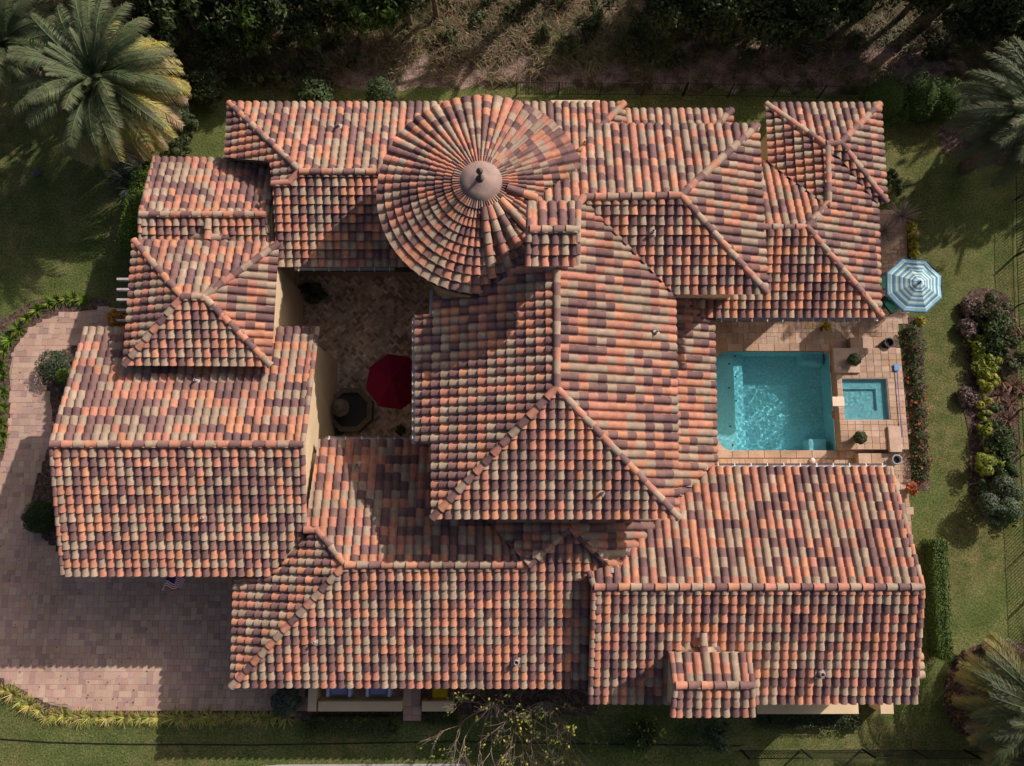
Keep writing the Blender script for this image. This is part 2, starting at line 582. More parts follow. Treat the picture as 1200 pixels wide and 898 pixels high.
stuff = MB()
cands = []
for key, pxs in FACES.items():
    P_ = PLN[key]
    pts3 = [P_.hit(q) for q in pxs]
    uv = [P_.uv(p) for p in pts3]
    # every face has a thick slab below its tiles
    slab = MB()
    tris = tessellate_polygon([[Vector((a, b, 0)) for a, b in uv]])
    for t in tris:
        q = [uv[i] for i in t]
        if (q[1][0] - q[0][0]) * (q[2][1] - q[0][1]) - (q[1][1] - q[0][1]) * (q[2][0] - q[0][0]) < 0:
            q.reverse()
        slab.face([P_.at(a, b, -0.004) for a, b in q])
        slab.face([P_.at(a, b, -0.13) for a, b in reversed(q)])
    for i in range(len(uv)):
        a, b = uv[i], uv[(i + 1) % len(uv)]
        slab.face([P_.at(*a, -0.13), P_.at(*b, -0.13), P_.at(*b, -0.004), P_.at(*a, -0.004)])
    slab.build('roof_slab', M['slab'], house)
    tri2 = []
    for t in tris:
        q = [uv[i] for i in t]
        if (q[1][0] - q[0][0]) * (q[2][1] - q[0][1]) - (q[1][1] - q[0][1]) * (q[2][0] - q[0][0]) < 0:
            q.reverse()
        tri2.append(q)
    us, vs = [a for a, b in uv], [b for a, b in uv]
    v0 = min(vs)
    u0 = min(us)
    blk = {}
    for j in range(int((max(vs) - v0) / TE_) + 1):
        for i in range(-1, int((max(us) - u0) / TW_) + 1):
            a, b = u0 + 0.02 + i * TW_, v0 + j * TE_
            ci = pick()
            if key in ('DN', 'BN') and R.random() < 0.72:            # these slopes were laid three columns at a time
                ci = blk.setdefault(((i + (j // 2)) // 3, j), ci)
            cor = [(a + 0.01, b + 0.002), (a + TW_ - 0.01, b + 0.002), (a + TW_ - 0.01, b + TE_), (a + 0.01, b + TE_)]
            ins = [inpoly(x, y, uv) for x, y in cor]
            jit = 0.9 + 0.2 * R.random()
            if all(ins) and inpoly(a + TW_ / 2, b + TE_ / 2, uv) and inpoly(a + .14, b + TE_ + LAP, uv):
                c = P_.at(a + TW_ / 2, b + TE_ / 2)
                dv = Vector((0, 0, CAM_H)) - c
                area = abs(dv.normalized().dot(P_.n)) / dv.length_squared
                cands.append((area, key, P_, a, b, ci, jit, c))
            else:
                tint = tuple(x * jit for x in PAL[ci])
                if not (any(ins) or inpoly(a + TW_ / 2, b + TE_ / 2, uv)):
                    # may still graze the outline
                    if not any(a - 0.01 <= x <= a + TW_ + 0.01 and b - 0.01 <= y <= b + TE_ + 0.01 for x, y in uv):
                        if not any(clip([(*q, 0) for q in cor], t) for t in tri2):
                            continue
                for ptsl, sm in TF:
                    ptsl = [(x + a, y + b + (0.001 if y == 0 else 0), h) for x, y, h in ptsl]
                    for t in tri2:
                        if sm:
                            q = clip(ptsl, t)
                            if len(q) >= 3:
                                stuff.face([P_.at(*p) for p in q], tint, 0, True)
                        else:
                            xm = (ptsl[0][0] + ptsl[1][0]) / 2
                            if all((t[(k + 1) % 3][0] - t[k][0]) * (ptsl[0][1] - t[k][1]) - (t[(k + 1) % 3][1] - t[k][1]) * (xm - t[k][0]) >= -2e-3 for k in range(3)):
                                stuff.face([P_.at(*p) for p in ptsl], tint)
                                break


# the cone of the turret
TC = Vector((0, 0, 0))
e_, w_ = W(687, 229, zT), W(442, 229, zT)
TRAD = (e_.x - w_.x) / 2
nn, ss = W(565, 109, zT), W(556, 351, zT)
TC = Vector(((e_.x + w_.x) / 2, (nn.y + ss.y) / 2, zT))
NCOL, CAPR = 60, 0.66
CUT = [W(*q, zT + 0.3) for q in [(420, 80), (705, 80), (705, 172), (674, 199), (629, 235), (619, 264), (619, 300), (592, 336), (552, 362), (420, 362)]]
CUT = [(p.x, p.y) for p in CUT]
nrow = int((TRAD - CAPR) / (TE_ * 0.95)) + 1
ROWR = (TRAD - CAPR + 0.05) / nrow


def cone(a, r, h):
    return Vector((TC.x + r * math.cos(a), TC.y + r * math.sin(a), zT + (TRAD - r) * SL + h))


for i in range(NCOL):
    for j in range(nrow):
        r0, r1 = TRAD - j * ROWR, TRAD - (j + 1) * ROWR - LAP
        a0, da = 6.2832 * i / NCOL, 6.2832 / NCOL
        mid = cone(a0 + da / 2, (r0 + r1) / 2, 0)
        if not inpoly(mid.x, mid.y, CUT):
            continue
        s0, s1 = r0 * da / TW_, max(0.3, r1 * da / TW_)
        jit = 0.9 + 0.2 * R.random()
        tint = tuple(x * jit for x in PAL[pick()])
        lo = [cone(a0 + da * x / TW_, r0, h * (0.3 + 0.75 * min(1.15, s0)) + LIFT) for x, h in LOW]
        hi = [cone(a0 + da * x / TW_, r1, h * (0.3 + 0.75 * min(1.15, s1))) for x, h in TOP]
        fr_ = [p - Vector((0, 0, DROP)) for p in lo]
        stuff.grid([lo[::-1], hi[::-1]], tint)
        stuff.grid([fr_[::-1], lo[::-1]], tint, smooth=False)
conemb = MB()
na = 90
inside = [inpoly(cone(6.2832 * (k + .5) / na, TRAD, 0).x, cone(6.2832 * (k + .5) / na, TRAD, 0).y, CUT) for k in range(na)]
for k in range(na):
    a, b = 6.2832 * k / na, 6.2832 * (k + 1) / na
    rr = TRAD
    while rr > 0.5 and not inpoly(cone((a + b) / 2, rr, 0).x, cone((a + b) / 2, rr, 0).y, CUT):
        rr -= 0.05
    conemb.face([cone(a, rr, -0.01), cone(b, rr, -0.01), cone(b, 0.05, -0.01), cone(a, 0.05, -0.01)])
    conemb.face([cone(a, rr, -0.14), cone(a, rr, -0.01), cone(b, rr, -0.01), cone(b, rr, -0.14)][::-1])
    conemb.face([cone(a, 0.05, -0.14), cone(b, 0.05, -0.14), cone(b, rr, -0.14), cone(a, rr, -0.14)])
conemb.build('turret_roof_slab', M['slab'], house)

# the 300 tiles that show largest are objects; the rest is one part
cands.sort(key=lambda c: -c[0])


def hidden(c, key):
    x, y = PX(c)
    for k2, pxs in FACES.items():
        if k2 != key and inpoly(x, y, pxs) and PLN[k2].hit((x, y)).z > c.z + 0.12:
            return True
    return math.hypot(c.x - TC.x, c.y - TC.y) < TRAD + 1


nind = 0
for area, key, P_, a, b, ci, jit, c in cands:
    if nind < 300 and not hidden(c, key):
        nind += 1
        mw = Matrix.Identity(4)
        rot = Matrix((P_.U, P_.V, P_.n)).transposed().to_4x4()
        rot = rot @ Matrix.Rotation(R.uniform(-.012, .012), 4, 'Z')
        mw = Matrix.Translation(P_.at(a, b)) @ rot
        link('roof_tile', TILE_ME[ci], house, mw)
    else:
        tint = tuple(x * jit for x in PAL[ci])
        j1, j2, j3 = R.uniform(-.007, .007), R.uniform(-.006, .010), R.uniform(-.010, .010)
        y1 = TE_ + LAP
        stuff.grid([[P_.at(a + x + j1, b + j3, h + LIFT + j2) for x, h in LOW], [P_.at(a + x - j1, b + y1, h) for x, h in TOP]], tint)
        stuff.grid([[P_.at(a + x + j1, b + j3, h + LIFT + j2 - DROP) for x, h in LOW], [P_.at(a + x + j1, b + j3, h + LIFT + j2) for x, h in LOW]], tint, smooth=False)
tag(stuff.build('roof_tiles', M['tile'], house), kind='stuff')


# ridge and hip caps, rake tiles
def cap_mesh(r0, r1, L, tint):
    mb = MB()
    n = 7
    A = [math.pi * k / (n - 1) for k in range(n)]
    rows = [[(r * math.cos(t), y, r * 0.82 * math.sin(t) + z) for t in A] for r, y, z in ((r0, 0, 0.03), (r1, L, 0.0))]
    mb.grid([r[::-1] for r in rows], tint)
    inner = [(x * 0.84, 0, (z - 0.03) * 0.82 + 0.03) for x, y, z in rows[0]]
    mb.grid([inner[::-1], rows[0][::-1]], tint, smooth=False)
    return mb.mesh('ridge_cap', M['tile'])


CAP_L = 0.385
CAPS = [cap_mesh(0.135, 0.115, CAP_L + 0.05, c) for c in PAL]
RAKES = [cap_mesh(0.105, 0.085, 0.33 + 0.05, c) for c in PAL]


def caps(name, p, q, meshes, L, up=0.02):
    p, q = Vector(p), Vector(q)
    if p.z > q.z + 0.02:
        p, q = q, p
    d = q - p
    n = max(1, round(d.length / L))
    y = d.normalized()
    x = y.cross(Vector((0, 0, 1))).normalized()
    z = x.cross(y)
    last = -1
    for k in range(n):
        ci = pick()
        while ci // 3 == last:
            ci = pick()
        last = ci // 3
        rot = Matrix((x, y, z)).transposed().to_4x4()
        o = link(name, meshes[ci], house, Matrix.Translation(p + d * (k / n) + z * (up + R.uniform(-.004, .006))) @ rot @ Matrix.Rotation(R.uniform(-.02, .02), 4, 'Z') @ Matrix.Diagonal((1, d.length / n / L, 1, 1)))


def PH(key, px):
    return PLN[key].hit(px)


def mean(px, *keys):
    v = Vector((0, 0, 0))
    for k in keys:
        v += PH(k, px)
    return v / len(keys)


RIDGES = [
    (('AN', 'AW'), (269, 122), (352, 201)), (('AN', 'AS'), (352, 202), (560, 203)), (('AS',), (352, 201), (340, 215)), (('AS',), (340, 215), (321, 216)),
    (('AN', 'AE'), (731, 122), (690, 163)), (('PN', 'PE'), (857, 130), (830, 157)),
    (('BN', 'BS'), (165, 252), (313, 252)),
    (('CN', 'CW'), (158, 283), (214, 349)), (('CN', 'CE'), (327, 286), (239, 348)), (('CS', 'CW'), (147, 428), (214, 349)),
    (('CS', 'CE'), (318, 429), (239, 348)), (('CN', 'CS'), (214, 349), (239, 348)),
    (('DN', 'DS'), (61, 521), (355, 521)),
    (('EN', 'FW'), (372, 621), (405, 662)), (('EN',), (357, 621), (372, 621)), (('FS', 'FW'), (272, 804), (405, 662)), (('EN', 'FS'), (405, 662), (620, 662)),
    (('KW', 'FS'), (620, 662), (668, 617)), (('KE', 'FS'), (715, 664), (668, 617)),
    (('HN', 'HS'), (696, 688), (1080, 688)),
    (('GS', 'GW'), (507, 607), (652, 455)), (('GS', 'GE'), (795, 607), (652, 455)), (('GW', 'GE'), (652, 318), (652, 455)),
    (('JN', 'JE'), (887, 148), (797, 230)), (('JS', 'JE'), (898, 344), (797, 230)), (('JN', 'JS'), (683, 232), (797, 230)), (('JN',), (677, 240), (684, 232)),
    (('QS', 'QE'), (1032, 371), (945, 267)), (('QS', 'QN'), (850, 267), (945, 267)), (('QE', 'QN'), (970, 238), (945, 267)),
    (('TN', 'TE'), (1030, 123), (984, 168)), (('TN', 'TW'), (897, 123), (967, 171)), (('TS', 'TE'), (1038, 238), (984, 168)),
    (('TN', 'TS'), (967, 170), (984, 169)), (('TW', 'QE'), (969, 172), (970, 238)),
    (('MN', 'MS'), (621, 270), (677, 270)), (('RN', 'RS'), (791, 803), (881, 803)),
]
for keys, a, b in RIDGES:
    caps('ridge_cap', mean(a, *keys), mean(b, *keys), CAPS, CAP_L, 0.035)
RK = [('BN', (182, 186), (165, 252)), ('BS', (166, 294), (165, 252)), ('BN', (320, 206), (313, 252)), ('BS', (316, 294), (313, 252)),
      ('DN', (102, 385), (61, 521)), ('DS', (75, 672), (61, 521)), ('DN', (372, 385), (355, 521)), ('DS', (357, 622), (355, 521)),
      ('HN', (1042, 548), (1080, 688)), ('HS', (1071, 823), (1080, 688)), ('HS', (692, 823), (696, 690)), ('HN', (690, 670), (696, 688)),
      ('MN', (621, 239), (620, 270)), ('MN', (677, 239), (677, 270)), ('MS', (619, 312), (620, 270)), ('MS', (676, 312), (677, 270)),
      ('RN', (786, 765), (791, 803)), ('RN', (876, 765), (881, 803)), ('RS', (788, 838), (791, 803)), ('RS', (881, 838), (881, 803))]
for k, a, b in RK:
    caps('rake_tile', PH(k, a), PH(k, b), RAKES, 0.33, 0.03)

# the broken south-east side of the cone is closed with lines of caps
for q, r in (((577, 326), 0), ((600, 326), 0), ((614, 303), 0), ((618, 272), 0), ((628, 238), 0)):
    e = W(*q, zT + .25)
    ang = math.atan2(e.y - TC.y, e.x - TC.x)
    rr = min(TRAD - .1, math.hypot(e.x - TC.x, e.y - TC.y))
    caps('ridge_cap', cone(ang, rr, .07), cone(ang, CAPR + .22, .07), CAPS, CAP_L, 0.03)
# turret cap and finial
tcz = zT + (TRAD - CAPR) * SL
mb = MB()
mb.lathe((TC.x, TC.y, tcz), [(CAPR + 0.03, -0.02), (CAPR + 0.02, 0.05), (CAPR * 0.6, 0.13), (0.22, 0.21), (0.16, 0.24), (0.001, 0.25)], 32)
tcap = mb.build('turret_cap', M['cap'], house)
mb = MB()
mb.lathe((TC.x, TC.y, tcz + 0.23), [(0.12, -0.02), (0.13, 0.04), (0.05, 0.10), (0.045, 0.42), (0.09, 0.46), (0.11, 0.53), (0.08, 0.60), (0.02, 0.66), (0.001, 0.74)], 14)
mb.build('finial', M['knob'], tcap)

# ---- walls
stucco = M['stucco']


def wall_rect(pxa, pxb, z, ins, z0=-0.05, top=None):
    a, b = W(*pxa, z), W(*pxb, z)
    x0, x1, y0, y1 = min(a.x, b.x) + ins[0], max(a.x, b.x) - ins[1], min(a.y, b.y) + ins[2], max(a.y, b.y) - ins[3]
    mb = MB()
    mb.box(x0, y0, z0, x1, y1, top if top is not None else z - 0.02)
    mb.build('wall', stucco, house)
    return x0, x1, y0, y1


def wall_gable(x0, x1, ya, yb, yr, ze, zr):
    mb = MB()
    prof = [(ya, -0.05), (yb, -0.05), (yb, ze), (yr, zr), (ya, ze)]
    L_ = [(x0, y, z) for y, z in prof]
    R_ = [(x1, y, z) for y, z in prof]
    mb.face(L_[::-1])
    mb.face(R_)
    for i in range(5):
        j = (i + 1) % 5
        mb.face([L_[i], L_[j], R_[j], R_[i]])
    mb.build('wall', stucco, house)


wall_rect((264, 121), (735, 313), zA, (2.0, .45, 1.9, .45))
wall_rect((735, 131), (858, 250), 3.3, (-.3, .4, .4, .43))
wall_rect((158, 283), (322, 429), zC, (.5, .46, .5, .5))
wall_rect((507, 372), (793, 607), zG, (.42, .44, .44, .4))
wall_rect((690, 150), (893, 345), zG, (.41, .47, .47, .47))
wall_rect((690, 345), (839, 560), zK, (.4, .43, -.4, .4))
wall_rect((895, 191), (1029, 372), zQ, (-1.2, .48, 2.3, .0))
wall_rect((897, 123), (1034, 239), zQ, (.44, .44, .44, .44))
wall_rect((276, 516), (700, 805), zF, (.46, .4, 1.35, .46))
p1, p2, p3 = PH('DN', (355, 521)), PH('DN', (230, 386)), PH('DS', (230, 672))
wall_gable(PH('DN', (61, 521)).x + .3, p1.x - .16, p3.y + .45, p2.y - .45, p1.y, zD + .0, p1.z - .16)
p1, p2, p3 = PH('HN', (900, 688)), PH('HN', (940, 548)), PH('HS', (900, 823))
wall_gable(PH('HN', (696, 688)).x + .06, PH('HN', (1080, 688)).x - .3, p3.y + .44, p2.y - .44, p1.y, zH + .0, p1.z - .16)
p1, p2 = PH('BN', (240, 252)), PH('BN', (250, 186))
wall_gable(PH('BN', (165, 252)).x + .2, PH('BN', (313, 252)).x + .13, p1.y - 1.8, p2.y - .4, p1.y, zB - .04, p1.z - .16)
# turret drum
mb = MB()
drum = []
for k in range(60):
    q = cone(6.2832 * k / 60, TRAD - .85, 0)
    drum.append((q.x, q.y, zT + .02 if inpoly(q.x, q.y, CUT) else 5.9))
mb.grid([[(x, y, -0.05) for x, y, z in drum], drum], smooth=True, closed=True)
mb.build('turret_wall', stucco, house)
# chimneys
for k, (x0p, x1p, y0p, y1p, z, zb, nm) in enumerate([(621, 676, 239, 312, zM, 5.5, 'ridge'), (788, 880, 765, 838, zR, -.05, 'south')]):
    a, b = W(x0p, y1p, z), W(x1p, y0p, z)
    mb = MB()
    i_ = 0.10 if k else 0.2
    mb.box(a.x + i_, a.y + (.14 if k else .5), zb, b.x - i_, b.y - .12, z - .02)
    yr = PH('MN' if k == 0 else 'RN', (650 if k == 0 else 832, 270 if k == 0 else 803))
    for xx in (a.x + i_, b.x - i_) if k else ():
        mb.face([(xx, a.y + .14, z - .02), (xx, b.y - .12, z - .02), (xx, yr.y, yr.z - .15)])
    ch = mb.build('chimney', stucco, house)
    mb = MB()
    if k == 0:
        mb.box(a.x + .1, a.y + .06, z - .30, b.x - .1, b.y - .06, z - .16)
    else:
        mb.box(a.x + .07, a.y + .10, z - .3, b.x - .07, b.y - .1, z - .16)
    mb.build('flashing', M['lead'], ch)

# little saddle roofs behind the tower and the chimney
for px, py, hh, key in ((247, 276, 0, 'BS'), (822, 758, 0, 'HS')):
    base = PH(key, (px, py))
    for s in (-1, 1):
        mb = MB()
        for q in range(2):
            a = base + Vector((s * (.08 + .30 * q), -.12 + .05 * q, .16 - .09 * q))
            rows = []
            for e in (0, 1):
                rows.append([a + Vector((s * e * .36, .13 * math.cos(t) + .02 * e, .10 * math.sin(t) - .10 * e)) for t in [math.pi * k / 6 for k in range(7)]])
            mb.grid(rows if s < 0 else rows[::-1], PAL[pick()])
        mb.build('saddle_tile', M['tile'], house)
    caps('ridge_cap', base + Vector((0, -.25, .24)), base + Vector((0, .45, .30)), CAPS, CAP_L, 0.02)


# gutters with brackets
def gutter(p, q, out, brackets=True, drop=-0.02):
    p, q = Vector(p), Vector(q)
    out = DIR[out]
    d = (q - p).normalized()
    mb = MB()
    A = [math.pi * k / 5 for k in range(6)]
    rows = [[e + out * (0.075 - 0.065 * math.cos(t)) + Vector((0, 0, drop - 0.08 * math.sin(t))) for t in A] for e in (p, q)]
    mb.grid(rows)
    rows2 = [[e + out * (0.075 - 0.055 * math.cos(t)) + Vector((0, 0, drop - 0.066 * math.sin(t))) for t in A] for e in (p, q)]
    mb.grid(rows2[::-1])
    g = mb.build('gutter', M['gutter'], house)
    if brackets:
        n = int((q - p).length / 0.55)
        for k in range(n + 1):
            c = p + d * ((q - p).length * (k + .3) / (n + .6))
            b = MB()
            lo, hi = c - d * .014, c + d * .014
            b.face([lo + Vector((0, 0, .035)), hi + Vector((0, 0, .035)), hi + out * .15 + Vector((0, 0, .01)), lo + out * .15 + Vector((0, 0, .01))])
            b.face([lo + out * .15 + Vector((0, 0, .01)), hi + out * .15 + Vector((0, 0, .01)), hi + out * .16 + Vector((0, 0, -.05)), lo + out * .16 + Vector((0, 0, -.05))])
            b.build('bracket', M['white'], g)


gutter(PH('AS', (345, 313)), PH('AS', (462, 313)), 'S')
gutter(PH('EN', (380, 516)), PH('EN', (487, 516)), 'N')
gutter(PH('QS', (840, 372)), PH('QS', (1030, 372)), 'S')
gutter(PH('HN', (836, 548)), PH('HN', (1040, 548)), 'N')
gutter(PH('GW', (488, 372)), PH('GW', (488, 520)), 'W', False, 0.03)
gutter(PH('GW', (508, 340)), PH('GW', (508, 369)), 'W', False, 0.03)

# vent pipes, each with a lead collar
for px, py, key in ((232, 447, 'DN'), (605, 775, 'FS'), (960, 789, 'HS'), (370, 752, 'FS'), (764, 274, 'JS'), (768, 391, 'GE'), (420, 545, 'EN'), (398, 150, 'AN'), (705, 578, 'GS'), (240, 607, 'DS')):
    p = PH(key, (px, py))
    big = px in (605, 960)
    r = 0.085 if big else 0.045
    mb = MB()
    mb.lathe(p, [(r, 0), (r, .30), (r * .75, .30), (r * .75, .1)], 12)
    v = mb.build('vent_pipe', M['lead'], house)
    mb = MB()
    s = .17 if big else .11
    n_up = PLN[key].n
    a = p + n_up * .11
    U_, V_ = PLN[key].U, PLN[key].V
    mb.grid([[a + U_ * (s * i) + V_ * (s * j) + n_up * (.03 if i == 0 and j == 0 else -.02 * (abs(i) + abs(j))) for i in (-1, 0, 1)] for j in (-1, 0, 1)])
    mb.build('collar', M['lead'], v)
# pale lead dressed into the valley foot
for px, py in ((826, 548), (807, 568), (797, 578), (737, 645), (716, 668)):
    p = PH('HN', (px, py)) + Vector((0, 0, .12))
    mb = MB()
    mb.grid([[p + Vector((x, y, -abs(x) * .35 + R.uniform(0, .02))) for x in (-.11, 0, .09)] for y in (-.08, .08)])
    mb.build('valley_flashing', M['lead'], house)
# ledge over the back eave, low piece at the south-east corner
a, b = W(645, 119, 3.35), W(703, 119, 3.35)
mb = MB()
mb.box(a.x, a.y - .4, 0, b.x, a.y + .06, 3.35, bev=.02)
mb.build('bay_wall', stucco, house)
mb = MB()
for k in range(3):
    c = PH('HS', (1073, 775)) + Vector((.10, -.28 * k + .1, -.16))
    rows = [[c + Vector((e, .13 * math.cos(t), .1 * math.sin(t) - e * .33)) for t in [math.pi * q / 6 for q in range(7)]] for e in (-.1, .26)]
    mb.grid(rows[::-1], PAL[pick()])
mb.build('eave_tile', M['tile'], house)
# ================================================================== GROUND
def wp(px, z=0.0):
    return [(W(x, y, z).x, W(x, y, z).y) for x, y in px]


PA, PB = W(834, 412), W(980, 528)                     # the pool
PX0, PX1, PY0, PY1 = PA.x, W(976, 470).x, PB.y, PA.y
holes = (PX0, PX1, PY0, PY1)
FLOOR = -1.35


def ring(name, x0, y0, x1, y1, z, m, hole=holes, kind='structure'):
    hx0, hx1, hy0, hy1 = hole
    mb = MB()
    for a, b, c, d in ((x0, y0, x1, hy0), (x0, hy1, x1, y1), (x0, hy0, hx0, hy1), (hx1, hy0, x1, hy1)):
        mb.face([(a, b, z), (c, b, z), (c, d, z), (a, d, z)])
    o = mb.build(name, m)
    o['kind'] = kind
    return o


ring('lawn', -150, -150, 150, 150, 0.0, M['lawn'])
# woodland floor, bare strip and street
top = [(-60, -20), (-60, 40), (20, 62), (90, 70), (200, 92), (300, 100), (395, 103), (480, 104), (600, 103), (760, 108), (900, 106), (1000, 112), (1110, 108), (1180, 84), (1260, 70), (1260, -20)]
tp = wp(top)
tp[0], tp[-1] = (-70, 70), (70, 70)
tp[1], tp[-2] = (-70, tp[1][1]), (70, tp[-2][1])
wf = bpy.data.materials.new('woodland_floor')
wf.use_nodes = True
n_, l_ = wf.node_tree.nodes, wf.node_tree.links
b_ = n_['Principled BSDF']
b_.inputs['Roughness'].default_value = .95
b_.inputs['Specular IOR Level'].default_value = .1
ge = n_.new('ShaderNodeNewGeometry')


def nz_(sc_, det=5):
    t = n_.new('ShaderNodeTexNoise')
    t.inputs['Scale'].default_value = sc_
    t.inputs['Detail'].default_value = det
    l_.new(ge.outputs['Position'], t.inputs['Vector'])
    return t.outputs['Fac']


def rp_(fac, stops):
    r = n_.new('ShaderNodeValToRGB')
    for i, (p, c) in enumerate(stops):
        e = r.color_ramp.elements[i] if i < 2 else r.color_ramp.elements.new(p)
        e.position, e.color = p, (*c, 1)
    l_.new(fac, r.inputs[0])
    return r.outputs[0]


at = n_.new('ShaderNodeAttribute')
at.attribute_name = 'bare'
ad = n_.new('ShaderNodeMath')
ad.operation = 'ADD'
l_.new(at.outputs['Fac'], ad.inputs[0])
sb = n_.new('ShaderNodeMapRange')
sb.inputs['From Min'].default_value, sb.inputs['From Max'].default_value = .3, .7
sb.inputs['To Min'].default_value, sb.inputs['To Max'].default_value = -.55, .55
l_.new(nz_(1.1, 8), sb.inputs['Value'])
l_.new(sb.outputs[0], ad.inputs[1])
mr = n_.new('ShaderNodeMapRange')
mr.inputs['From Min'].default_value, mr.inputs['From Max'].default_value = .35, .75
l_.new(ad.outputs[0], mr.inputs['Value'])
mx = n_.new('ShaderNodeMix')
mx.data_type = 'RGBA'
l_.new(mr.outputs[0], mx.inputs['Factor'])
l_.new(rp_(nz_(1.7, 6), [(.3, (0.030, 0.026, 0.014)), (.5, (0.07, 0.058, 0.03)), (.72, (0.15, 0.115, 0.065))]), mx.inputs['A'])
l_.new(rp_(nz_(2.2, 8), [(.3, (0.12, 0.082, 0.062)), (.5, (0.22, 0.155, 0.125)), (.7, (0.32, 0.24, 0.20))]), mx.inputs['B'])
fz = n_.new('ShaderNodeMapRange')
fz.inputs['From Min'].default_value, fz.inputs['From Max'].default_value = .3, .7
fz.inputs['To Min'].default_value, fz.inputs['To Max'].default_value = .55, 1.45
l_.new(nz_(11, 5), fz.inputs['Value'])
vm = n_.new('ShaderNodeVectorMath')
vm.operation = 'SCALE'
l_.new(mx.outputs['Result'], vm.inputs[0])
l_.new(fz.outputs[0], vm.inputs['Scale'])
l_.new(vm.outputs[0], b_.inputs['Base Color'])
bp_ = n_.new('ShaderNodeBump')
bp_.inputs['Strength'].default_value, bp_.inputs['Distance'].default_value = .7, .08
l_.new(nz_(14, 5), bp_.inputs['Height'])
l_.new(bp_.outputs[0], b_.inputs['Normal'])
edge = [(-70, 40)] + [tuple(W(*q).xy) for q in top[1:-1]] + [(70, 70)]
edge = [tuple(W(*q).xy) for q in top[1:-1]]
PATH = [tuple(W(*q).xy) for q in [(385, 94), (470, 84), (560, 78), (640, 76), (720, 80), (790, 84), (860, 78), (930, 74), (1010, 70), (1110, 78)]]
gx = np.linspace(-70, 70, 281)
ey = np.interp(gx, [e[0] for e in edge], [e[1] for e in edge])
py_ = np.interp(gx, [e[0] for e in PATH], [e[1] for e in PATH])
rowsn = 40
vs_, bare = [], []
for j in range(rowsn + 1):
    u = (j / rowsn) ** 1.8
    for i, x in enumerate(gx):
        y = ey[i] * (1 - u) + 90 * u + (.12 * math.sin(x * 3.1) + .1 * math.sin(x * 7.7)) * (1 - u)
        vs_.append((x, y, .005))
        inx = max(0, min(1, (x - PATH[0][0] + .8) / 1.6)) * max(0, min(1, (PATH[-1][0] + .8 - x) / 1.6))
        gap_ = max(0, 1 - abs(x - 1.5) / 4.0) * max(0, 1 - max(0, y - py_[i] - 1) / 5) * .55
        bare.append(max(inx * max(0, 1.15 - abs(y - py_[i]) / 1.5), gap_))
me = bpy.data.meshes.new('woodland_floor')
nx = len(gx)
me.from_pydata(vs_, [], [(j * nx + i, j * nx + i + 1, (j + 1) * nx + i + 1, (j + 1) * nx + i) for j in range(rowsn) for i in range(nx - 1)])
at_ = me.attributes.new('bare', 'FLOAT', 'POINT')
at_.data.foreach_set('value', np.array(bare, np.float32))
me.materials.append(wf)
link('woodland_floor', me)['kind'] = 'structure'
sheet('street', wp([(268, 901), (330, 896), (545, 895), (560, 930), (700, 1100), (100, 1100)]), 0.006, M['street'])

# ---- driveway and garden walk, paved block by block
drive = wp([(-60, 560), (0, 552), (7, 522), (12, 490), (13, 462), (11, 436), (17, 408), (36, 384), (62, 371), (92, 365), (132, 360), (140, 372), (122, 392), (98, 402), (72, 410), (54, 424), (48, 446), (60, 470), (62, 496), (57, 524), (44, 556), (36, 590), (40, 620), (74, 655), (150, 640), (360, 640), (360, 833), (90, 832), (60, 827), (24, 810), (0, 796), (-60, 770)])
drv = sheet('driveway', drive, 0.006, M['joint'])
PV = [(0.48, 0.325, 0.255), (0.45, 0.305, 0.245), (0.51, 0.355, 0.28), (0.39, 0.265, 0.22), (0.54, 0.39, 0.30), (0.47, 0.32, 0.265), (0.49, 0.335, 0.25)]
roofpx = list(FACES.values())


def roofed(x, y, z=0.0):
    q = PX((x, y, z))
    return not (0 <= q[0] <= 1200 and 0 <= q[1] <= 898) or any(inpoly(q[0], q[1], p) for p in roofpx)


